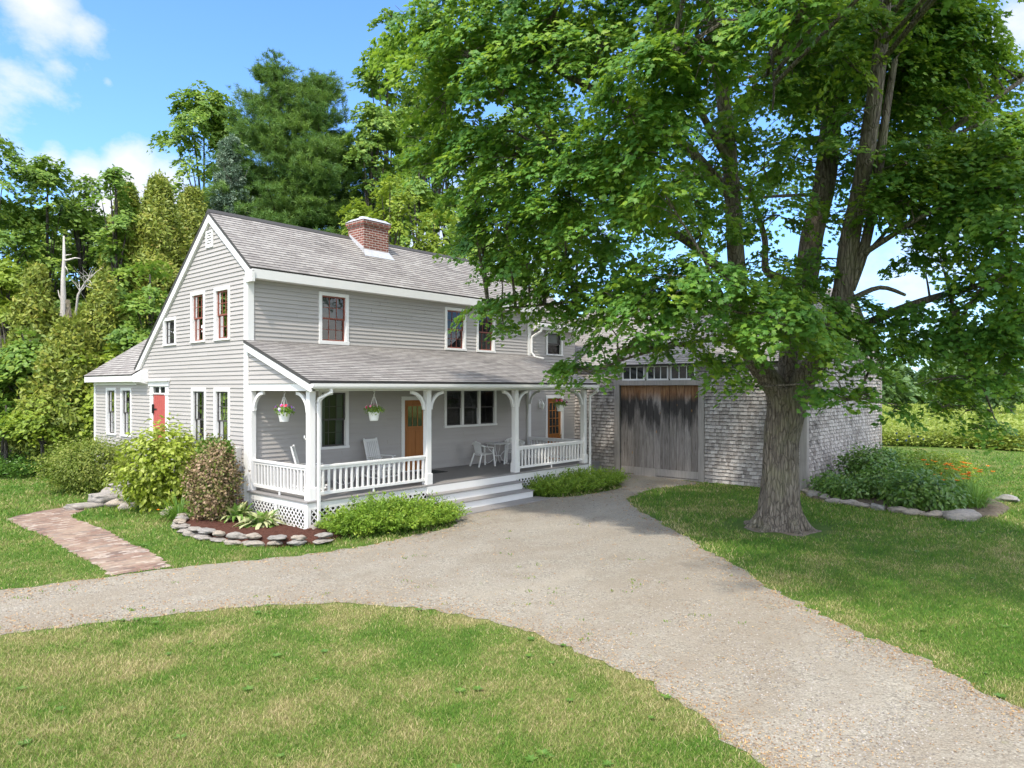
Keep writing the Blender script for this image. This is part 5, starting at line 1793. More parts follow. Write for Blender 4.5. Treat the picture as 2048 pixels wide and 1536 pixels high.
# ------------------------------------------------------------------ shrubs and garden plants
def bush(name, label, c, rx, ry, rz, mat, n, size, kind, seed, per=10, upw=.6, spread=.10, group=None, stems=7, tbias=None, cat='shrub', base=0.0, jag_=.22, tipup=0.0, shell=.5, stem_mat=None):
    rg = np.random.default_rng(seed)
    c = np.array([c[0], c[1], base])
    root = thing(name, label, cat, c, group)
    d = unit(rg.normal(size=(n, 3)))
    az = np.arctan2(d[:, 1], d[:, 0])
    lum = 1 + jag_ * (np.sin(az * 3 + seed) * .5 + np.sin(az * 5 + d[:, 2] * 4) * .5) + rg.normal(0, jag_ * .4, n)
    q = (shell + (1 - shell) * rg.random(n) ** .5) * lum
    S = c + np.array([0, 0, rz * .98]) + d * q[:, None] * np.array([rx, ry, rz])
    S[:, 2] = np.maximum(S[:, 2], base + .05)
    st = rg.random(n)
    P = (S[:, None] + rg.normal(0, spread, (n, per, 3))).reshape(-1, 3)
    dd = np.repeat(d, per, 0)
    N = dd * .6 + np.array([0, 0, upw]) + rg.normal(0, .45, P.shape)
    T = dd + np.array([0, 0, tipup - .15]) + rg.normal(0, .5, P.shape)
    tn = np.repeat(.25 + .5 * st, per) + rg.normal(0, .15, n * per)
    if tbias is not None:
        tn = tn + tbias(P - c)
    cl = Cloud()
    cl.add(P, N, T, size * (.65 + .6 * rg.random(n * per)), kind, np.clip(tn, 0, 1))
    cl.build('foliage', mat, root)
    mb = MB()
    for k in range(stems):
        an = rg.random() * 6.28
        e = c + np.array([math.cos(an) * rx * .65, math.sin(an) * ry * .65, rz * rg.uniform(1.0, 1.7)])
        m_ = c * .4 + e * .6 - np.array([0, 0, .1 * rz])
        mb.tube([c + np.array([math.cos(an) * .06, math.sin(an) * .06, -.03]), m_, e], [.022, .015, .005], 5, caps=False)
    if stems: mb.build('stem', stem_mat or BARK_DARK, root)
    return root

bush('lime_shrub', 'tall lime green shrub hiding the lower part of the red door', (-.92, 2.75), .98, .98, 1.12, L_SHRUB, 620, .125, 'broad', 81, 9, .5, .13, stems=10, tipup=-.1)
bush('spirea_shrub', 'rounded olive green shrub at the corner of the rear ell', (-1.05, 8.0), 1.25, 1.15, .82, L_SPIREA, 1300, .085, 'oval', 82, 12, .5, .10, stems=8)
bush('arborvitae_shrub', 'browned arborvitae bush with a green top beside the porch', (-.98, -.18), .54, .54, .93, L_ARB, 1500, .06, 'clump', 83, 9, .2, .075, stems=10, shell=.35, jag_=.26, tipup=.5)
bush('arborvitae_sprig', 'fresh green arborvitae tip left of the meter box, left of two', (-.62, .62), .34, .3, .30, L_ARBG, 260, .07, 'clump', 84, 8, .2, .05, stems=2, base=1.42, jag_=.15, tipup=.8)
bush('arborvitae_sprig', 'fresh green arborvitae tip nearest the meter box, right of two', (-.62, .10), .19, .19, .26, L_ARBG, 160, .07, 'clump', 85, 8, .2, .05, stems=2, base=1.42, jag_=.12, tipup=.8)
bush('leafy_weeds', 'low leafy weeds at the foot of the stone steps', (-1.0, 4.0), .5, .7, .22, L_DARK, 140, .09, 'broad', 86, 6, .6, .1, stems=0)
bush('leafy_weeds', 'white flecked weeds between the round shrub and the steps', (-.55, 6.6), .55, .6, .42, L_SPIREA, 260, .08, 'broad', 87, 7, .6, .1, stems=3)

def blades(name, label, c, n, length, width, mat, seed, cat='plant', arch=.8, tint_fn=None, group=None, flowers=None, spread=.18):
    rg = np.random.default_rng(seed)
    c = np.array(c, float)
    root = thing(name, label, cat, c, group)
    V, Fc, T = [], [], []
    K = 6
    for k in range(n):
        an = rg.random() * 6.283
        d = np.array([math.cos(an), math.sin(an), 0])
        ln = length * rg.uniform(.6, 1.1)
        ou = arch * rg.uniform(.35, 1.1)
        s = np.cross(d, [0, 0, 1.0])
        b0 = c + d * spread * rg.random() + np.array([0, 0, 0])
        t = np.linspace(0, 1, K)
        w = width * np.sin(np.pi * np.clip(t * .8 + .17, 0, 1)) if width > .04 else width * (1 - t ** 2 * .92)
        ctr = b0 + d * (ln * ou * t ** 1.35)[:, None] + np.array([0, 0, 1.0]) * (ln * (t * (1.25 - .45 * ou) - t ** 2.4 * .8 * ou))[:, None]
        l, r = ctr - s * (w / 2)[:, None], ctr + s * (w / 2)[:, None]
        if width > .04:
            ctr2 = ctr - np.array([0, 0, .18 * width])
        bi = len(V) * 1
        base_i = sum(len(x) for x in V)
        V.append(np.concatenate([l, r]))
        tv = np.clip(.45 + rg.normal(0, .18), 0, 1)
        T.append(np.full(2 * K, tv) if tint_fn is None else tint_fn(t, tv, K))
        for i in range(K - 1):
            Fc.append((base_i + i, base_i + K + i, base_i + K + i + 1, base_i + i + 1))
    np_mesh('leaves', np.concatenate(V), np.array(Fc), mat, root, np.concatenate(T))
    if flowers:
        fn, fh, fs, ft = flowers
        cl = Cloud()
        mb = MB()
        for k in range(fn):
            an, q = rg.random() * 6.283, length * arch * .75 * math.sqrt(rg.random())
            e = c + np.array([math.cos(an) * q, math.sin(an) * q, fh * rg.uniform(.8, 1.1)])
            mb, cl = MB(), Cloud()
            mb.tube([c + np.array([math.cos(an) * .1, math.sin(an) * .1, 0]), (c + e) / 2 + np.array([0, 0, .12]), e], [.006, .005, .004], 4, caps=False)
            a6 = np.arange(6) / 6 * 6.283 + rg.random()
            T_ = np.stack([np.cos(a6), np.sin(a6), np.full(6, .55)], 1) + unit(rg.normal(size=3)) * .35
            cl.add(np.repeat(e[None], 6, 0), np.stack([-np.cos(a6) * .5, -np.sin(a6) * .5, np.ones(6)], 1), T_, fs, 'oval', ft)
            cl.build('flower', PETAL, mb.build('flower_stem', L_BLADE, root))
    return root
hl = lambda t, tv, K: np.full(2 * K, .18 + .25 * tv) + 0 * np.concatenate([t, t])
def variegated(t, tv, K):
    return np.full(2 * K, .75 if tv > .42 else .22)
blades('daylily_clump', 'clump of arching daylily leaves between lime shrub and browned bush', (-1.30, 1.05, 0), 170, .85, .026, L_BLADE, 91, 'plant', 1.0, spread=.25, flowers=(1, .35, .06, .95))
blades('hosta_plant', 'large green and cream hosta below the meter box', (-.68, -.75, .12), 150, .56, .115, L_HOSTA, 92, 'plant', .95, variegated)
blades('hosta_plant', 'pale cream edged hosta nearest the porch lattice corner', (-.62, -1.80, .12), 130, .54, .11, L_HOSTA, 93, 'plant', 1.15, lambda t, tv, K: np.full(2 * K, .85 if tv > .36 else .3))

def juniper(name, label, pts, half, hgt, n, seed, mat):
    rg = np.random.default_rng(seed)
    p0, p1 = np.array(pts[0] + (0,), float), np.array(pts[1] + (0,), float)
    root = thing(name, label, 'shrub', (p0 + p1) / 2)
    ax = unit(p1 - p0)
    pr = np.array([-ax[1], ax[0], 0])
    L_ = np.linalg.norm(p1 - p0)
    s = rg.random(n)
    e = np.sin(np.pi * np.clip(s, .03, .97)) ** .45
    v = rg.uniform(-1, 1, n) * e
    lum = .7 + .3 * np.sin(s * 9 + v * 2 + seed) * np.cos(v * 4 + s * 5)
    z = hgt * (1 - (v / (e + .01)) ** 2 * .75) * e * lum * (.55 + .45 * rg.random(n)) + .04
    S = p0 + ax * (s * L_)[:, None] + pr * (v * half)[:, None] + np.array([0, 0, 1.0]) * z[:, None]
    out = ax * (rg.normal(0, .8, n))[:, None] + pr * (v * .6 + rg.normal(0, .7, n) - .25)[:, None] + np.array([0, 0, .55])
    out = unit(out)
    k = 40
    t = rg.random((n, k))
    ln = .43 * (.6 + .8 * rg.random((n, 1)))
    P = S[:, None] + out[:, None] * (t * ln)[..., None] + rg.normal(0, .028, (n, k, 3)) * (1.4 - t)[..., None]
    T = out[:, None] * .9 + rg.normal(0, .5, (n, k, 3))
    N = np.array([0, 0, 1.0]) + rg.normal(0, .6, (n, k, 3))
    st = rg.random(n)
    tn = np.clip(np.repeat(.2 + .45 * st + (st > .94) * .5, k) + (t.ravel() - .5) * .35 + rg.normal(0, .1, n * k), 0, 1)
    cl = Cloud()
    cl.add(P.reshape(-1, 3), N.reshape(-1, 3), T.reshape(-1, 3), .062 * (.6 + .7 * rg.random(n * k)), 'frond', tn)
    cl.build('foliage', mat, root)
    mb = MB()
    for q in range(14):
        a = p0 + ax * L_ * rg.uniform(.2, .8)
        d = unit(ax * rg.normal() + pr * rg.normal(0, .6))
        mb.tube([a + (0, 0, -.02), a + d * .35 + (0, 0, .14), a + d * .75 + (0, 0, .25)], [.025, .018, .008], 5, caps=False)
    mb.build('stem', BARK_DARK, root)
    return root
juniper('juniper_shrub', 'sunlit bright green spreading juniper left of the porch steps', ((.05, -3.62), (3.25, -3.95)), .78, .52, 950, 95, L_JUN)
juniper('juniper_shrub', 'shaded dark green spreading juniper right of the porch steps', ((7.55, -3.35), (11.6, -3.45)), .62, .36, 900, 96, L_JUN)

# garden at the barn corner
for i, (x, y, r, h, lab) in enumerate([(13.9, -11.6, .85, .42, 'dark glossy peony bush at the stone edge, middle of the garden'), (12.6, -12.6, .85, .45, 'dark glossy peony bush at the right front of the garden'), (16.2, -10.5, .9, .62, 'tall dark leafy plant against the barn side wall')]):
    bush('peony_bush', lab, (x, y), r, r, h, L_DARK, 420, .14, 'oval', 101 + i, 9, .5, .13, stems=6, cat='plant', base=.05)
bush('garden_shrub', 'sunlit yellow green shrub at the back of the flower garden', (18.3, -12.0), 1.1, 1.0, .55, L_YEL, 520, .09, 'oval', 110, 9, .5, .12, stems=5, base=.0)
bush('garden_shrub', 'mid green leafy plants behind the dark peonies', (17.2, -11.2), 1.1, 1.0, .55, L_WOOD, 520, .10, 'oval', 111, 9, .5, .12, stems=5, base=.0)
for i, (x, y, lab) in enumerate([(13.9, -9.95, 'low leafy plant at the barn corner end of the garden'), (13.1, -10.6, 'low leafy plant just behind the first garden stones')]):
    bush('garden_plant', lab, (x, y), .62, .6, .26, L_DARK, 220, .12, 'oval', 114 + i, 8, .6, .1, stems=0, cat='plant', base=.05)
for i, (x, y) in enumerate([(13.4, -13.7), (14.4, -13.6), (15.4, -13.2), (14.2, -12.8), (15.2, -12.4), (13.0, -13.2)]):
    blades('daylily_clump', 'orange flowering daylily clump at the right end of the garden', (x, y, .05), 150, .95, .028, L_BLADE, 120 + i, 'plant', .85, spread=.3, group='orange daylilies in the flower garden', flowers=(5 + i % 3 * 2, .98, .085, .97))
for i, px in enumerate((1790, 1800, 1812, 1824, 1838, 1846)):
    b = ground(px, 24.5 + i * .3)
    mb = MB()
    hgt = random.uniform(1.3, 1.75)
    e = b + np.array([random.uniform(-.1, .1), random.uniform(-.1, .1), hgt])
    mb.tube([b, (b + e) / 2 + np.array([.03, 0, 0]), e], [.010, .008, .005], 5)
    root = thing('tall_flower', 'tall thin stem with a round dark blue flower head', 'plant', b, 'globe thistle stems in the garden')
    mb.build('stem', L_BLADE, root)
    mb = MB()
    mb.lathe([(0, -.04), (.03, -.025), (.04, 0), (.03, .025), (0, .04)], tuple(e), 8)
    mb.build('flower_head', paint('thistle_blue', (.06, .10, .16), .8) if i == 0 else bpy.data.materials['thistle_blue'], root)
    cl = Cloud()
    t = rng.random((16, 1))
    cl.add(b + (e - b) * (.1 + .65 * t), np.array([0, 0, 1.0]) + rng.normal(0, .4, (16, 3)), rng.normal(size=(16, 3)) * np.array([1, 1, .3]), .13, 'oval', .5)
    cl.build('leaves', L_DARK, root)

# undergrowth at the foot of the woods
cl = Cloud()
m = 2600
px = rng.uniform(-160, 215, m)
D = rng.uniform(24.6, 30, m)
keep = D > 25.2 + np.maximum(0, (px - 40) / 60)
B = CAM * np.array([1, 1, 0]) + FW * D[:, None] + RT * ((px - CX) / F * D)[:, None]
B = B[keep]
m = len(B)
k = 9
P = np.repeat(B, k, 0) + rng.normal(0, .16, (m * k, 3))
P[:, 2] = np.abs(rng.normal(.28, .2, m * k)) + .04
cl.add(P, np.array([0, 0, 1.0]) + rng.normal(0, .5, P.shape), rng.normal(size=P.shape) * np.array([1, 1, .4]), .13 * (.6 + .7 * rng.random(m * k)), 'oval', np.clip(.4 + rng.normal(0, .18, m * k), 0, 1))
o = cl.build('undergrowth', L_DARK)
tag(o, 'dark leafy undergrowth at the foot of the left woods', 'undergrowth', kind='stuff')

src = [o for o in bpy.data.objects if o.get('category') == 'tree' and o.get('label', '').startswith(('tall leafy maple second', 'dark green maple topping'))]
for i, (px, D) in enumerate(((-430, 31), (-560, 28.5), (-690, 27), (-830, 27), (-300, 33))):
    c = copy_tree(src[i % 2])
    c.location = ground(px, D)
    c.rotation_euler = (0, 0, 1.1 * i)
    c.scale = (1.7, 1.7, 1.1)
    c['label'] = 'maple continuing the woods past the left edge of the view'
    c['group'] = 'woods past the left edge'
# ------------------------------------------------------------------ stones
def rock_mesh(seed, blocky=0.0, sub=3):
    import bmesh
    from mathutils import noise as mnoise
    bm = bmesh.new()
    bmesh.ops.create_icosphere(bm, subdivisions=sub, radius=1.0)
    r = random.Random(seed)
    o = Vector((r.uniform(-50, 50), r.uniform(-50, 50), r.uniform(-50, 50)))
    for v in bm.verts:
        p = v.co.copy()
        if blocky:
            q = Vector((math.copysign(abs(p.x) ** blocky, p.x), math.copysign(abs(p.y) ** blocky, p.y), math.copysign(abs(p.z) ** blocky, p.z)))
            p = q
        n = mnoise.noise(p * 1.1 + o) * .45 + mnoise.noise(p * 2.3 + o) * .25 + mnoise.noise(p * 6 + o) * .08
        v.co = p * (1 + n * (.5 if blocky else 1))
    me = bpy.data.meshes.new('rock')
    bm.to_mesh(me)
    bm.free()
    me.materials.append(STONE)
    for p in me.polygons: p.use_smooth = not blocky or True
    return me
ROCKS = [rock_mesh(i) for i in range(5)]
SLABS = [rock_mesh(40 + i, .35, 4) for i in range(4)]
def rock(name, label, cat, me, loc, size, rz, group=None):
    o = bpy.data.objects.new(name, me)
    COL.objects.link(o)
    o.location = loc
    o.scale = size
    o.rotation_euler = (random.uniform(-.08, .08), random.uniform(-.08, .08), rz)
    tag(o, label, cat, group)
    return o
gs = 'stones edging the mulch bed'
edge = [(-1.38, .72), (-1.62, .30), (-1.80, -.15), (-1.90, -.65), (-1.94, -1.15), (-1.92, -1.65), (-1.84, -2.15), (-1.72, -2.6), (-1.52, -3.05), (-1.26, -3.45), (-.92, -3.78), (-.52, -4.0), (-.10, -4.05)]
def along(pts, step):
    out = []
    for a, b in zip(pts[:-1], pts[1:]):
        L_ = math.hypot(b[0] - a[0], b[1] - a[1])
        k = max(1, round(L_ / step))
        for j in range(k):
            t = j / k
            out.append((a[0] + (b[0] - a[0]) * t, a[1] + (b[1] - a[1]) * t, math.atan2(b[1] - a[1], b[0] - a[0])))
    return out
for lv, (st, zz) in enumerate(((.36, .055), (.34, .165))):
    for i, (x, y, an) in enumerate(along(edge, st)):
        s = random.uniform(.6, 1.45)
        rock('edging_stone', 'flat fieldstone in the low dry stacked edge of the mulch bed', 'stone', ROCKS[(i + lv * 2) % 5], (x + (.05 if lv else 0) + random.uniform(-.03, .03), y + random.uniform(-.04, .04), zz + random.uniform(-.025, .03)), (.18 * s, .13 * random.uniform(.9, 1.3), .060 * random.uniform(.75, 1.25)), an + random.uniform(-.25, .25), gs)
rock('edging_stone', 'pale rounded stone standing under the corner downspout', 'stone', ROCKS[2], (-.02, -3.02, .12), (.12, .11, .13), .4)
gg = 'stones edging the flower garden'
gedge = [(13.75, -9.35), (12.95, -9.75), (12.35, -10.5), (12.0, -11.3), (11.75, -12.2), (11.62, -13.1), (11.85, -13.9)]
for i, (x, y, an) in enumerate(along(gedge, .50)):
    s = random.uniform(.85, 1.35)
    rock('garden_stone', 'lichen grey flat stone in the rough edge of the flower garden', 'stone', ROCKS[i % 5], (x + random.uniform(-.06, .06), y + random.uniform(-.06, .06), .05), (.25 * s, .16 * s, .085 * random.uniform(.7, 1.3)), an + random.uniform(-.5, .5), gg)
rock('boulder', 'biggest pale boulder at the right end of the garden edge', 'boulder', ROCKS[1], (11.62, -13.65, .10), (.40, .27, .17), 1.9)
rock('boulder', 'flat pale rock lying in the grass behind the daylilies', 'boulder', ROCKS[3], (15.9, -14.2, .06), (.38, .25, .12), .6)
# granite steps to the red door
for i, (x, y, z, a, b_, c_, rz, lab) in enumerate([
    (-2.05, 4.85, .03, .62, .40, .085, .25, 'lowest granite slab step, level with the brick path'),
    (-1.42, 5.02, .20, .62, .42, .14, .12, 'second granite slab step, the broadest with a rough front face'),
    (-.86, 5.14, .40, .56, .40, .12, .05, 'third granite slab step beside the lime shrub'),
    (-.30, 5.30, .58, .38, .60, .11, 0, 'topmost granite slab below the red door')]):
    rock('stone_step', lab, 'stone step', SLABS[i], (x, y, z), (a * .95, b_ * .95, c_), rz)
for i, (x, y, z, s, lab) in enumerate([(-1.55, 4.25, .08, .24, 'small rough stone at the near side of the lowest steps'), (-1.15, 4.5, .22, .22, 'rough stone wedged below the third step, near the lime shrub'), (-1.5, 3.75, .05, .20, 'low flat stone in the weeds left of the lime shrub'), (-1.25, 5.85, .18, .26, 'rough stone on the far side of the second step'), (-.75, 5.95, .36, .28, 'pale block on the far side of the third step'), (-1.15, 1.9, .06, .22, 'grey stone under the lime shrub beside the daylily leaves')]):
    rock('boulder', lab, 'boulder', ROCKS[i % 5], (x, y, z), (s * 1.2, s, s * .6), random.random() * 3)

# ------------------------------------------------------------------ grass
def sample_lawn(n, dmin, dmax, p, pxlo=-380, pxhi=2520, rg=rng):
    u = rg.random(n)
    e = 1 - p
    D = (dmin ** e + u * (dmax ** e - dmin ** e)) ** (1 / e)
    px = rg.uniform(pxlo, pxhi, n)
    B = CAM * np.array([1, 1, 0]) + FW * D[:, None] + RT * ((px - CX) / F * D)[:, None]
    x, y = B[:, 0], B[:, 1]
    ok = np.ones(n, bool)
    jx, jy = x + rg.normal(0, .05, n), y + rg.normal(0, .05, n)
    ok &= ~inside(DRIVE_J, jx, jy)
    ok &= ~inside(PATH_J, x + rg.normal(0, .02, n), y + rg.normal(0, .02, n))
    ok &= ~inside(BED, x, y)
    ok &= ~inside(GARDEN, x, y)
    ok &= ~((x > -.15) & (x < 14.1) & (y > -3.0) & (y < 11))
    ok &= ~((x > 3.4) & (x < 7.6) & (y > -4) & (y < -2))
    ok &= ~((x > 13.8) & (x < 23.1) & (y > -9.2) & (y < 3))
    dt = np.hypot(x - TREE[0], y - TREE[1])
    ok &= dt > 1.0 + .5 * rg.random(n)
    ok &= x < 36
    dpx, dD = px, D
    ok &= ~((dpx < 220) & (dD > 25.2 + np.maximum(0, (dpx - 40) / 60)))
    return B[ok], D[ok]
def grass_patch(n, dmin, dmax, p, hgt, wid, name, label):
    B, D = sample_lawn(n, dmin, dmax, p)
    m = len(B)
    dd_ = dist_poly(DRIVE_J, B[:, 0], B[:, 1])
    nearedge = np.clip(1 - dd_ / .75, 0, 1)
    thin = rng.random(m) > np.clip(.55 - dd_ / .45, 0, 1)
    B, D, nearedge = B[thin], D[thin], nearedge[thin]
    m = len(B)
    g = np.sin(B[:, 0] * 1.3 + 1) * np.cos(B[:, 1] * 1.1) * .5 + np.sin(B[:, 0] * .47 - B[:, 1] * .6) * .5
    h = hgt * (.55 + .7 * rng.random(m)) * (1 + .22 * g) * np.clip(D / 12, .9, 1.6)
    w = wid * (.7 + .6 * rng.random(m)) * np.clip(D / 9, .8, 3.2)
    az = rng.random(m) * 2 * np.pi
    lean = rng.normal(0, .55, (m, 2))
    sx = np.stack([np.cos(az), np.sin(az), np.zeros(m)], 1)
    tipd = np.concatenate([lean * h[:, None], h[:, None]], 1)
    a = B - sx * w[:, None] / 2
    b = B + sx * w[:, None] / 2
    mid = B + tipd * .55 + np.array([0, 0, 1.0]) * (h * .12)[:, None]
    c1 = mid + sx * w[:, None] * .36
    c0 = mid - sx * w[:, None] * .36
    tp = B + tipd * np.array([1.25, 1.25, .92])
    V = np.stack([a, b, c1, c0, tp], 1).reshape(-1, 3)
    V[:, 2] += .004
    i = (np.arange(m) * 5)[:, None]
    Fc = np.concatenate([i + np.array([[0, 1, 2]]), i + np.array([[0, 2, 3]]), i + np.array([[3, 2, 4]])])
    t = np.clip(rng.random(m) * (1 - .3 * nearedge) + nearedge * rng.uniform(0, .75, m), 0, 1)
    o = np_mesh(name, V, Fc, GRASS, None, np.repeat(t, 5))
    return tag(o, label, 'grass', kind='stuff')
grass_patch(540000, 5.0, 15, 1.25, .044, .0064, 'grass', 'patchy mown grass with dry straw coloured spots in the foreground')
grass_patch(215000, 15, 36, 1.35, .048, .0085, 'grass', 'mown green grass round the maple and beyond the brick path')

# broad leaved weeds in the lawn and along the drive
cl = Cloud()
B, D = sample_lawn(380, 5.5, 22, 1.05)
de = dist_poly(DRIVE_J, B[:, 0], B[:, 1])
keep = (de < .5) | (rng.random(len(B)) < .45)
B = B[keep]
for bb in B:
    k = rng.integers(5, 11)
    an = np.arange(k) / k * 6.283 + rng.normal(0, .25, k)
    s = rng.uniform(.035, .08)
    T = np.stack([np.cos(an), np.sin(an), rng.uniform(.15, .8, k)], 1)
    cl.add(np.repeat(bb[None] + np.array([0, 0, .015]), k, 0), np.stack([-np.cos(an) * .4, -np.sin(an) * .4, np.ones(k)], 1), T, s, 'oval', np.clip(.5 + rng.normal(0, .15, k), 0, 1))
o = cl.build('lawn_weeds', L_DARK)
tag(o, 'broad leaved weeds scattered through the lawn', 'weeds', kind='stuff')
# grass wisps, straw and small stones on the drive
x0, x1 = -9, 14
n = 110000
D = (5.3 ** -.6 + rng.random(n) * (27 ** -.6 - 5.3 ** -.6)) ** (1 / -.6)
px = rng.uniform(-100, 2150, n)
B = CAM * np.array([1, 1, 0]) + FW * D[:, None] + RT * ((px - CX) / F * D)[:, None]
ins = inside(DRIVE_J, B[:, 0], B[:, 1])
B, D = B[ins], D[ins]
de = dist_poly(DRIVE_J, B[:, 0], B[:, 1])
nz = np.sin(B[:, 0] * 2.1 + B[:, 1] * .7) * np.sin(B[:, 1] * 2.7 - B[:, 0] * .4) + rng.normal(0, .4, len(B))
straw = (rng.random(len(B)) < np.clip(.95 * np.exp(-de / .30) + .16 * (nz > .45) + .02, 0, 1))
Bs = B[straw][:22000]
cl = Cloud()
az = rng.random(len(Bs)) * 6.283
cl.add(Bs + np.array([0, 0, .012]), np.array([0, 0, 1.0]) + rng.normal(0, .25, Bs.shape), np.stack([np.cos(az), np.sin(az), np.zeros(len(az))], 1), rng.uniform(.04, .10, len(Bs)) * np.clip(np.linalg.norm(Bs - CAM, axis=1) / 12, .7, 1.8), 'needle', rng.random(len(Bs)))
def straw_mat():
    n_ = NT('dry_straw_litter')
    t = n_.attr('tint').outputs['Fac']
    return n_.done(n_.pbr(n_.ramp(t, [(0, (.20, .10, .045)), (.5, (.36, .22, .10)), (1, (.46, .34, .18))]), .9, None, .1))
STRAW = straw_mat()
Bf = B[(rng.random(len(B)) < np.clip(.85 * np.exp(-de / .35) + .10 * (nz > .35), 0, 1))][:16000]
Bf = Bf + rng.normal(0, .05, Bf.shape) * np.array([1, 1, 0])
az = rng.random(len(Bf)) * 6.283
cl.add(Bf + np.array([0, 0, .012]), np.array([0, 0, 1.0]) + rng.normal(0, .3, Bf.shape), np.stack([np.cos(az), np.sin(az), np.zeros(len(az))], 1), rng.uniform(.018, .042, len(Bf)) * np.clip(np.linalg.norm(Bf - CAM, axis=1) / 12, .8, 1.8), 'oval', rng.random(len(Bf)))
o = cl.build('straw', STRAW)
tag(o, 'dry straw and leaf litter strewn along the gravel edges', 'litter', kind='stuff')
wisp = (rng.random(len(B)) < .05 * (nz > .9)) & (de > .1) & (D > 9)
Bw = np.repeat(B[wisp][:1200], 7, 0)
Bw = Bw + rng.normal(0, .035, Bw.shape) * np.array([1, 1, 0])
cl = Cloud()
cl.add(Bw + np.array([0, 0, .008]), rng.normal(size=Bw.shape) * np.array([1, 1, .2]), rng.normal(0, .6, Bw.shape) * np.array([1, 1, 0]) + np.array([0, 0, 1.0]), rng.uniform(.02, .045, len(Bw)), 'frond', np.clip(rng.normal(.5, .2, len(Bw)), 0, 1))
o = cl.build('grass_wisps', GRASS)
tag(o, 'sparse wisps of grass growing through the gravel', 'grass', kind='stuff')
peb = (rng.random(len(B)) < .55) & (nz > -.1)
Bp = B[peb][:16000]
tet = np.array([(1, 0, 0), (-.5, .87, 0), (-.5, -.87, 0), (.1, 0, .8)])
sz = rng.uniform(.007, .017, len(Bp))[:, None, None]
an = rng.random(len(Bp)) * 6.283
ca, sa = np.cos(an)[:, None], np.sin(an)[:, None]
tv = np.stack([tet[None, :, 0] * ca - tet[None, :, 1] * sa, tet[None, :, 0] * sa + tet[None, :, 1] * ca, np.repeat(tet[None, :, 2], len(Bp), 0)], -1) * sz
V = (Bp[:, None] + np.array([0, 0, .006]) + tv).reshape(-1, 3)
i = (np.arange(len(Bp)) * 4)[:, None]
Fc = np.concatenate([i + np.array([[0, 1, 3]]), i + np.array([[1, 2, 3]]), i + np.array([[2, 0, 3]])])
def peb_mat():
    n_ = NT('loose_gravel_stone')
    t = n_.attr('tint').outputs['Fac']
    return n_.done(n_.pbr(n_.ramp(t, [(0, (.12, .108, .095)), (.5, (.22, .20, .18)), (1, (.34, .32, .295))]), .9, None, .2))
o = np_mesh('gravel', V, Fc, peb_mat(), None, np.repeat(rng.random(len(Bp)), 4))
tag(o, 'loose grey stones on the packed gravel drive', 'gravel', kind='stuff')

# ------------------------------------------------------------------ porch furniture
def place(root, loc, rz):
    root.location = loc
    root.rotation_euler = (0, 0, rz)
def rocker():
    r = thing('rocking_chair', 'x', 'rocking chair', (0, 0, 0))
    # faces -y
    m = MB()
    for k in range(6):
        y = -.24 + k * .088
        m.box(-.25, .25, y, y + .07, .405 + .012 * (k == 0), .425 + .012 * (k == 0))
    m.build('seat', WHITE, r, bevel=.004)
    m = MB()
    tilt = lambda z: .23 + (z - .40) * .28
    for x in (-.25, .25):
        m.bar((x, tilt(.40), .36), (x, tilt(1.14), 1.14), .042, .042)
    for z in (.47, 1.08):
        m.bar((-.25, tilt(z), z), (.25, tilt(z), z), .022, .075, (0, .27, 1))
    m.build('back_frame', WHITE, r, bevel=.006)
    for k in range(6):
        m = MB()
        x = -.185 + k * .074
        m.bar((x, tilt(.49), .49), (x, tilt(1.06), 1.06), .048, .014)
        m.build('slat', WHITE, r)
    for x in (-.27, .27):
        m = MB()
        m.bar((x, -.30, .645), (x, .27, .635), .075, .022)
        m.build('armrest', WHITE, r, bevel=.006)
        for y, h in ((-.23, .635), (.22, .46)):
            m = MB()
            m.bar((x * .93, y, .06), (x * .93, y, h), .042, .042)
            m.build('leg', WHITE, r, bevel=.006)
        m = MB()
        pts = []
        for k in range(11):
            y = -.42 + k * .092
            pts.append((x * .93, y, .035 + .32 * (y - .02) ** 2))
        for a, b in zip(pts[:-1], pts[1:]):
            m.bar(a, b, .035, .045)
        m.build('rocker', WHITE, r)
    m = MB()
    m.bar((-.25, -.23, .25), (.25, -.23, .25), .025, .03)
    m.bar((-.25, -.23, .36), (.25, -.23, .36), .025, .06)
    m.bar((-.25, .22, .25), (.25, .22, .25), .025, .03)
    m.build('stretcher', WHITE, r)
    return r
ra = rocker()
ra['label'] = 'white slatted rocking chair between porch window and front door, facing out'
rb = copy_tree(ra)
rb['label'] = 'white slatted rocking chair half hidden behind the corner porch post'
for q in (ra, rb): q['group'] = 'rocking chairs on the porch'
place(ra, (3.72, -.62, .70), rad(8))
place(rb, (1.05, -1.15, .70), rad(52))
# small metal side table
r = thing('side_table', 'small low grey topped metal table between the rocking chairs', 'table', (0, 0, 0))
m = MB()
m.box(-.27, .27, -.20, .20, .475, .49)
m.build('table_top', GREYPLASTIC, r, bevel=.004)
m = MB()
for q in ((-.28, -.21, .28, -.21), (.28, -.21, .28, .21), (.28, .21, -.28, .21), (-.28, .21, -.28, -.21)):
    m.tube([(q[0], q[1], .485), (q[2], q[3], .485)], .014, 8)
m.build('rim', PLASTIC, r, smooth=True)
for s in (-1, 1):
    m = MB()
    m.tube([(s * .20, -.19, .47), (s * .17, -.20, .25), (s * .15, -.17, .08), (s * .10, -.05, .02), (s * .10, .10, .02), (s * .15, .18, .08), (s * .17, .20, .25), (s * .20, .19, .47)], .011, 8)
    m.build('leg', PLASTIC, r, smooth=True)
place(r, (2.25, -.95, .70), rad(12))
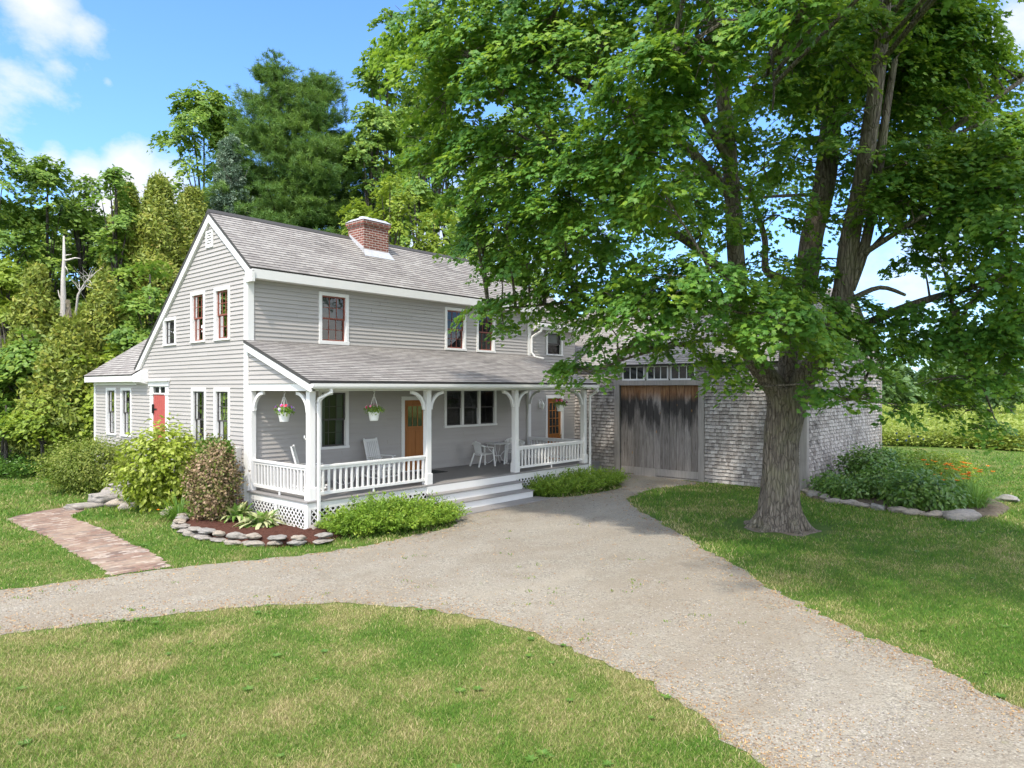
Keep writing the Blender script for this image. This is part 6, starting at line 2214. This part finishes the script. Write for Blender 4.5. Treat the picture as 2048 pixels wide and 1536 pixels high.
# round wire leg table
r = thing('bistro_table', 'round white metal table with curved wire legs on the porch', 'table', (0, 0, 0))
m = MB()
m.lathe([(0, .700), (.40, .700), (.415, .705), (.42, .715), (.415, .725), (.40, .722), (0, .722)], (0, 0, 0), 36)
m.build('table_top', WHITE, r)
for k in range(4):
    a = k * math.pi / 2 + .5
    m = MB()
    c_, s_ = math.cos(a), math.sin(a)
    prof = [(.33, .70), (.36, .62), (.30, .50), (.16, .38), (.10, .28), (.16, .15), (.28, .05), (.36, .012), (.40, .03), (.38, .055)]
    m.tube([(p * c_, p * s_, z) for p, z in prof], .012, 7)
    m.build('leg', WHITE, r, smooth=True)
m = MB()
m.tube([(.12 * math.cos(a), .12 * math.sin(a), .29) for a in np.linspace(0, 2 * math.pi, 21)], .009, 6, caps=False)
m.build('leg_ring', WHITE, r, smooth=True)
place(r, (8.72, -.60, .70), 0)
def patio_chair():
    r = thing('patio_chair', 'x', 'chair', (0, 0, 0))
    # faces -y
    m = MB()
    k = 8
    P = []
    for i in range(k + 1):
        y = -.23 + .44 * i / k
        row = []
        for j in range(9):
            x = -.22 + .44 * j / 8
            z = .43 - .02 * math.cos((x / .22) * 1.5) - .03 * (i / k) + (.012 if i == 0 else 0)
            row.append((x * (1 - .1 * i / k), y, z))
        P.append(row)
    for i in range(k):
        for j in range(8):
            m.quad(P[i][j], P[i][j + 1], P[i + 1][j + 1], P[i + 1][j])
    m.build('seat', PLASTIC, r, smooth=True).modifiers.new('Solidify', 'SOLIDIFY').thickness = .02
    m = MB()
    def bp(t, s):
        an = (t - .5) * 1.7
        rr = .25 + .03 * s
        return (rr * math.sin(an) * 1.0, .20 + .09 * s - .10 * (1 - math.cos(an)) , .42 + .42 * s - .05 * s * abs(t - .5) * 2.2)
    for q in range(7):
        a, b = q / 7 + .018, (q + 1) / 7 - .018
        for i in range(6):
            s0, s1 = i / 6 * .86 + .06, (i + 1) / 6 * .86 + .06
            m.quad(bp(a, s0), bp(b, s0), bp(b, s1), bp(a, s1))
    for i in range(21):
        a, b = i / 21, (i + 1) / 21
        m.quad(bp(a, .9), bp(b, .9), bp(b, 1.0), bp(a, 1.0))
        m.quad(bp(a, .0), bp(b, .0), bp(b, .10), bp(a, .10))
    m.build('backrest', PLASTIC, r, smooth=True).modifiers.new('Solidify', 'SOLIDIFY').thickness = .016
    for s in (-1, 1):
        m = MB()
        pts = [(s * .24, .27, .74), (s * .275, .10, .665), (s * .28, -.12, .645), (s * .265, -.24, .62), (s * .255, -.265, .52)]
        for a, b in zip(pts[:-1], pts[1:]):
            m.bar(a, b, .055, .022, (0, .4, 1))
        m.build('armrest', PLASTIC, r, bevel=.006)
        m = MB()
        m.bar((s * .275, -.29, 0), (s * .245, -.235, .56), .055, .04, (0, 1, 0))
        m.build('leg', PLASTIC, r, bevel=.006)
        m = MB()
        m.bar((s * .25, .36, 0), (s * .20, .21, .44), .05, .04, (0, 1, 0))
        m.build('leg', PLASTIC, r, bevel=.006)
    return r
pa = patio_chair()
pa['label'] = 'white plastic armchair left of the round table, nearest the door mat'
pb = copy_tree(pa)
pb['label'] = 'white plastic armchair right of the round table, in front of its twin'
pc = copy_tree(pa)
pc['label'] = 'white plastic armchair at the back against the wall, fan back above the nearer chair'
for q in (pa, pb, pc): q['group'] = 'plastic chairs on the porch'
place(pa, (7.92, -.68, .70), rad(80))
place(pb, (9.15, -1.02, .70), rad(-70))
place(pc, (9.65, -.50, .70), rad(-40))
r = MB()
r.box(5.05, 6.05, -.95, -.35, .701, .712)
o = r.build('doormat', paint('dark_green_mat', (.03, .04, .038), .95), origin=(5.5, -.6, .70))
tag(o, 'dark doormat on the porch floor before the orange front door', 'doormat')

# hanging baskets
def basket(label, loc, seed, tints, drop):
    rg = np.random.default_rng(seed)
    x, y, ztop = loc
    r = thing('hanging_basket', label, 'hanging basket', (x, y, ztop - drop))
    zb = ztop - drop
    m = MB()
    m.lathe([(0, 0), (.095, 0), (.105, .01), (.142, .20), (.155, .205), (.155, .225), (.138, .225), (.13, .19), (0, .18)], (x, y, zb), 24)
    m.build('pot', PLASTIC, r, smooth=False)
    m = MB()
    for k in range(3):
        a = k * 2.094 + seed
        m.tube([(x + .148 * math.cos(a), y + .148 * math.sin(a), zb + .215), (x + .02 * math.cos(a), y + .02 * math.sin(a), zb + drop - .14)], .006, 5)
    hk = [(x, y, zb + drop - .15), (x, y, zb + drop - .08), (x + .025, y, zb + drop - .05), (x + .03, y, zb + drop - .02), (x, y, zb + drop - .0), (x - .02, y, zb + drop - .02)]
    m.tube(hk, .007, 6)
    m.build('hanger', PLASTIC, r)
    c = np.array([x, y, zb + .30])
    n = 330
    d = unit(rg.normal(size=(n, 3)))
    d[:, 2] = d[:, 2] * .9
    P = c + d * np.array([.23, .23, .13]) * rg.uniform(.4, 1.05, (n, 1)) - np.array([0, 0, 1]) * (np.abs(rg.normal(0, .025, (n, 1))))
    cl = Cloud()
    cl.add(P, d + np.array([0, 0, .6]) + rg.normal(0, .4, (n, 3)), d + rg.normal(0, .4, (n, 3)), .065 * rg.uniform(.7, 1.3, n), 'oval', np.clip(rg.normal(.5, .2, n), 0, 1))
    cl.build('foliage', L_WOOD, r)
    cl = Cloud()
    m_ = len(tints)
    d = unit(rg.normal(size=(m_, 3)))
    d[:, 2] = np.abs(d[:, 2]) * .9 - .12
    d = d - .45 * FW * (d @ FW > .2)[:, None]
    ctr = c + d * np.array([.26, .26, .16])
    for cc, dd, tv in zip(ctr, d, tints):
        a = np.arange(5) / 5 * 6.283
        e1 = unit(np.cross(dd, [0, 0, 1.0]))
        e2 = np.cross(e1, dd)
        T = e1 * np.cos(a)[:, None] + e2 * np.sin(a)[:, None] + dd * .25
        cl.add(np.repeat(cc[None], 5, 0), np.repeat(dd[None], 5, 0), T, .038, 'broad', tv)
    cl.build('flowers', PETAL, r)
basket('hanging basket of white, purple and red petunias at the left end of the porch', (.16, -1.42, 3.22), 201, [.7] * 11 + [.55] * 8 + [.05] * 5 + [.25] * 3, .74)
basket('hanging basket with sparse pink and red flowers under the front porch eave', (1.95, -2.60, 3.22), 202, [.25] * 5 + [.4] * 5 + [.05] * 2 + [.7] * 3, .74)
basket('hanging basket of dark purple and pink flowers at the right end of the porch', (9.7, -2.55, 3.22), 203, [.85] * 6 + [.4] * 5 + [.25] * 2, .70)
# plant hook and thermometer on the corner post
m = MB()
m.tube([(.05, -2.60, 2.15), (.0, -2.60, 2.12), (-.03, -2.60, 2.16), (-.02, -2.60, 2.21)], .014, 6)
o = m.build('wall_hook', WHITE, None, origin=(0.0, -2.6, 2.15))
tag(o, 'small white hook on the left face of the corner porch post', 'hook')
# electric meter
r = thing('electric_meter', 'beige electric meter box with round glass dial beside the porch corner', 'meter', (-.16, .52, 1.15))
m = MB()
m.box(-.17, -.018, .30, .62, 1.16, 1.78)
m.build('meter_box', GREYPLASTIC, r, bevel=.012)
m = MB()
m.lathe([(0, 0), (.10, 0), (.10, .03), (.085, .035), (.085, .10), (.07, .12), (0, .125)], (0, 0, 0), 20)
m.v = [(-.172 - v[2], .58 + v[0] * .9, 1.45 + v[1] * .9) for v in m.v]
m.build('meter_dial', LEAD, r, smooth=True)
m = MB()
m.tube([(-.10, .46, 1.17), (-.10, .46, .02)], .03, 10)
m.build('conduit', GREYPLASTIC, r, smooth=True)
# lantern by the side door
r = thing('wall_lantern', 'pale metal wall lantern left of the orange side door', 'lantern', (11.70, -.10, 2.50))
m = MB()
m.box(11.64, 11.76, -.04, -.018, 2.55, 2.85)
m.tube([(11.70, -.04, 2.80), (11.70, -.12, 2.86), (11.70, -.18, 2.80)], .012, 8)
m.build('bracket', WHITE_OLD, r)
m = MB()
m.lathe([(.04, 0), (.085, .16), (.02, .26), (0, .28)], (11.70, -.18, 2.52), 6)
m.lathe([(.0, -.04), (.03, -.02), (.045, 0)], (11.70, -.18, 2.52), 6)
m.build('lamp_shade', WHITE_OLD, r)

# ------------------------------------------------------------------ sky and sun
EL = math.asin(SUN_DIR[2])
AZ = math.atan2(SUN_DIR[0], SUN_DIR[1])           # from +Y, clockwise
w = bpy.data.worlds.new('World')
SC.world = w
w.use_nodes = True
class WT(NT):
    def __init__(s, w):
        s.t = w.node_tree
        s.t.nodes.clear()
        s.out = s.t.nodes.new('ShaderNodeOutputWorld')
n = WT(w)
sky = n.a('ShaderNodeTexSky', sky_type='NISHITA', sun_disc=False, sun_elevation=EL, sun_rotation=AZ, altitude=100, air_density=1.0, dust_density=.6, ozone_density=2.2)
vd = n.coord('Generated')
vx = n.sep(vd)
nz1 = n.noise(n.mapv(vd, (1, 1, 1.6)), 4.2, 9, .62, .25)
nz2 = n.noise(n.mapv(vd, (1, 1, 1.4), loc=(3.1, 1.7, .4)), 9.0, 8, .62)
def blob(px, py, rpx, gain=1.0):
    d = unit(np.array(at(px, py, 1.0)) - CAM)
    dist = n.a('ShaderNodeVectorMath', {0: vd, 1: tuple(d)}, operation='DISTANCE').outputs['Value']
    return n.math('MULTIPLY', n.math('SUBTRACT', 1.0, n.math('DIVIDE', dist, rpx / F), clamp=True), gain)
cover = None
for px, py, r_, g in ((75, 0, 115, 1.0), (165, 55, 75, .75), (118, 132, 56, .40), (175, 128, 36, .35), (214, 162, 26, .32), (255, 350, 85, 1.15), (180, 350, 75, .95), (320, 390, 100, 1.05), (105, 320, 60, .75), (60, 330, 90, .6), (240, 420, 130, 1.1), (470, 345, 60, .6), (900, 480, 380, .75), (1560, 500, 260, .50), (1800, 580, 320, .58), (2060, 60, 120, .7), (-250, 200, 300, .8), (2500, 200, 500, .9)):
    b = blob(px, py, r_, g)
    cover = b if cover is None else n.math('MAXIMUM', cover, b)
nn = n.math('ADD', n.math('MULTIPLY', nz1, .62), n.math('MULTIPLY', nz2, .38))
cl_ = n.math('ADD', cover, n.math('MULTIPLY', n.math('SUBTRACT', nn, .5), 2.2))
mask = n.ramp(cl_, [(.34, 0.0), (.56, .6), (.85, 1.0)])
# broken cloud out of view, added extra bright as white fill light
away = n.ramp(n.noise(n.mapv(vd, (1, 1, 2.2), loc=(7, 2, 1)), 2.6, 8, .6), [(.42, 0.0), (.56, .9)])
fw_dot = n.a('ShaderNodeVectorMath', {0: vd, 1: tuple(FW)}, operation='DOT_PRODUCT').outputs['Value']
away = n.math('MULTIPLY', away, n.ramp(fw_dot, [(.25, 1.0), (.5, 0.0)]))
haze = n.ramp(vx[2], [(-.02, .85), (.10, .45), (.30, .10), (.55, 0.0)])
skyc = n.mix(1.0, sky.outputs[0], (.54, .77, 1.06), 'MULTIPLY')
skyc = n.mix(n.math('MULTIPLY', haze, .55), skyc, (2.0, 2.6, 3.6))
shade = n.ramp(nz2, [(.35, .86), (.62, 1.0)])
cloudc = n.mix(shade, (2.3, 2.4, 2.8), (2.85, 2.9, 3.1))
skyc = n.mix(mask, skyc, cloudc)
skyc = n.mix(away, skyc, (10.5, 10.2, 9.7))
SKY_STRENGTH = .15
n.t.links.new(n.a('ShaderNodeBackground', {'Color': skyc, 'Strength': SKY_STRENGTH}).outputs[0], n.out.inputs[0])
sd = bpy.data.lights.new('sun', 'SUN')
sd.energy = 2.15
sd.angle = rad(2.2)
sd.color = (1.0, .92, .80)
so = bpy.data.objects.new('sun', sd)
COL.objects.link(so)
so.location = (0, 0, 60)
so.rotation_euler = Vector(tuple(-SUN_DIR)).to_track_quat('-Z', 'Y').to_euler()
SC.view_settings.view_transform = 'Standard'
SC.view_settings.look = 'None'
SC.view_settings.exposure = 1.32
SC.view_settings.gamma = 1
SC.view_settings.use_curve_mapping = False
try:
    SC.cycles.max_bounces = 10
    SC.cycles.diffuse_bounces = 7
    SC.cycles.transparent_max_bounces = 8
    SC.cycles.use_denoising = True
except Exception:
    pass
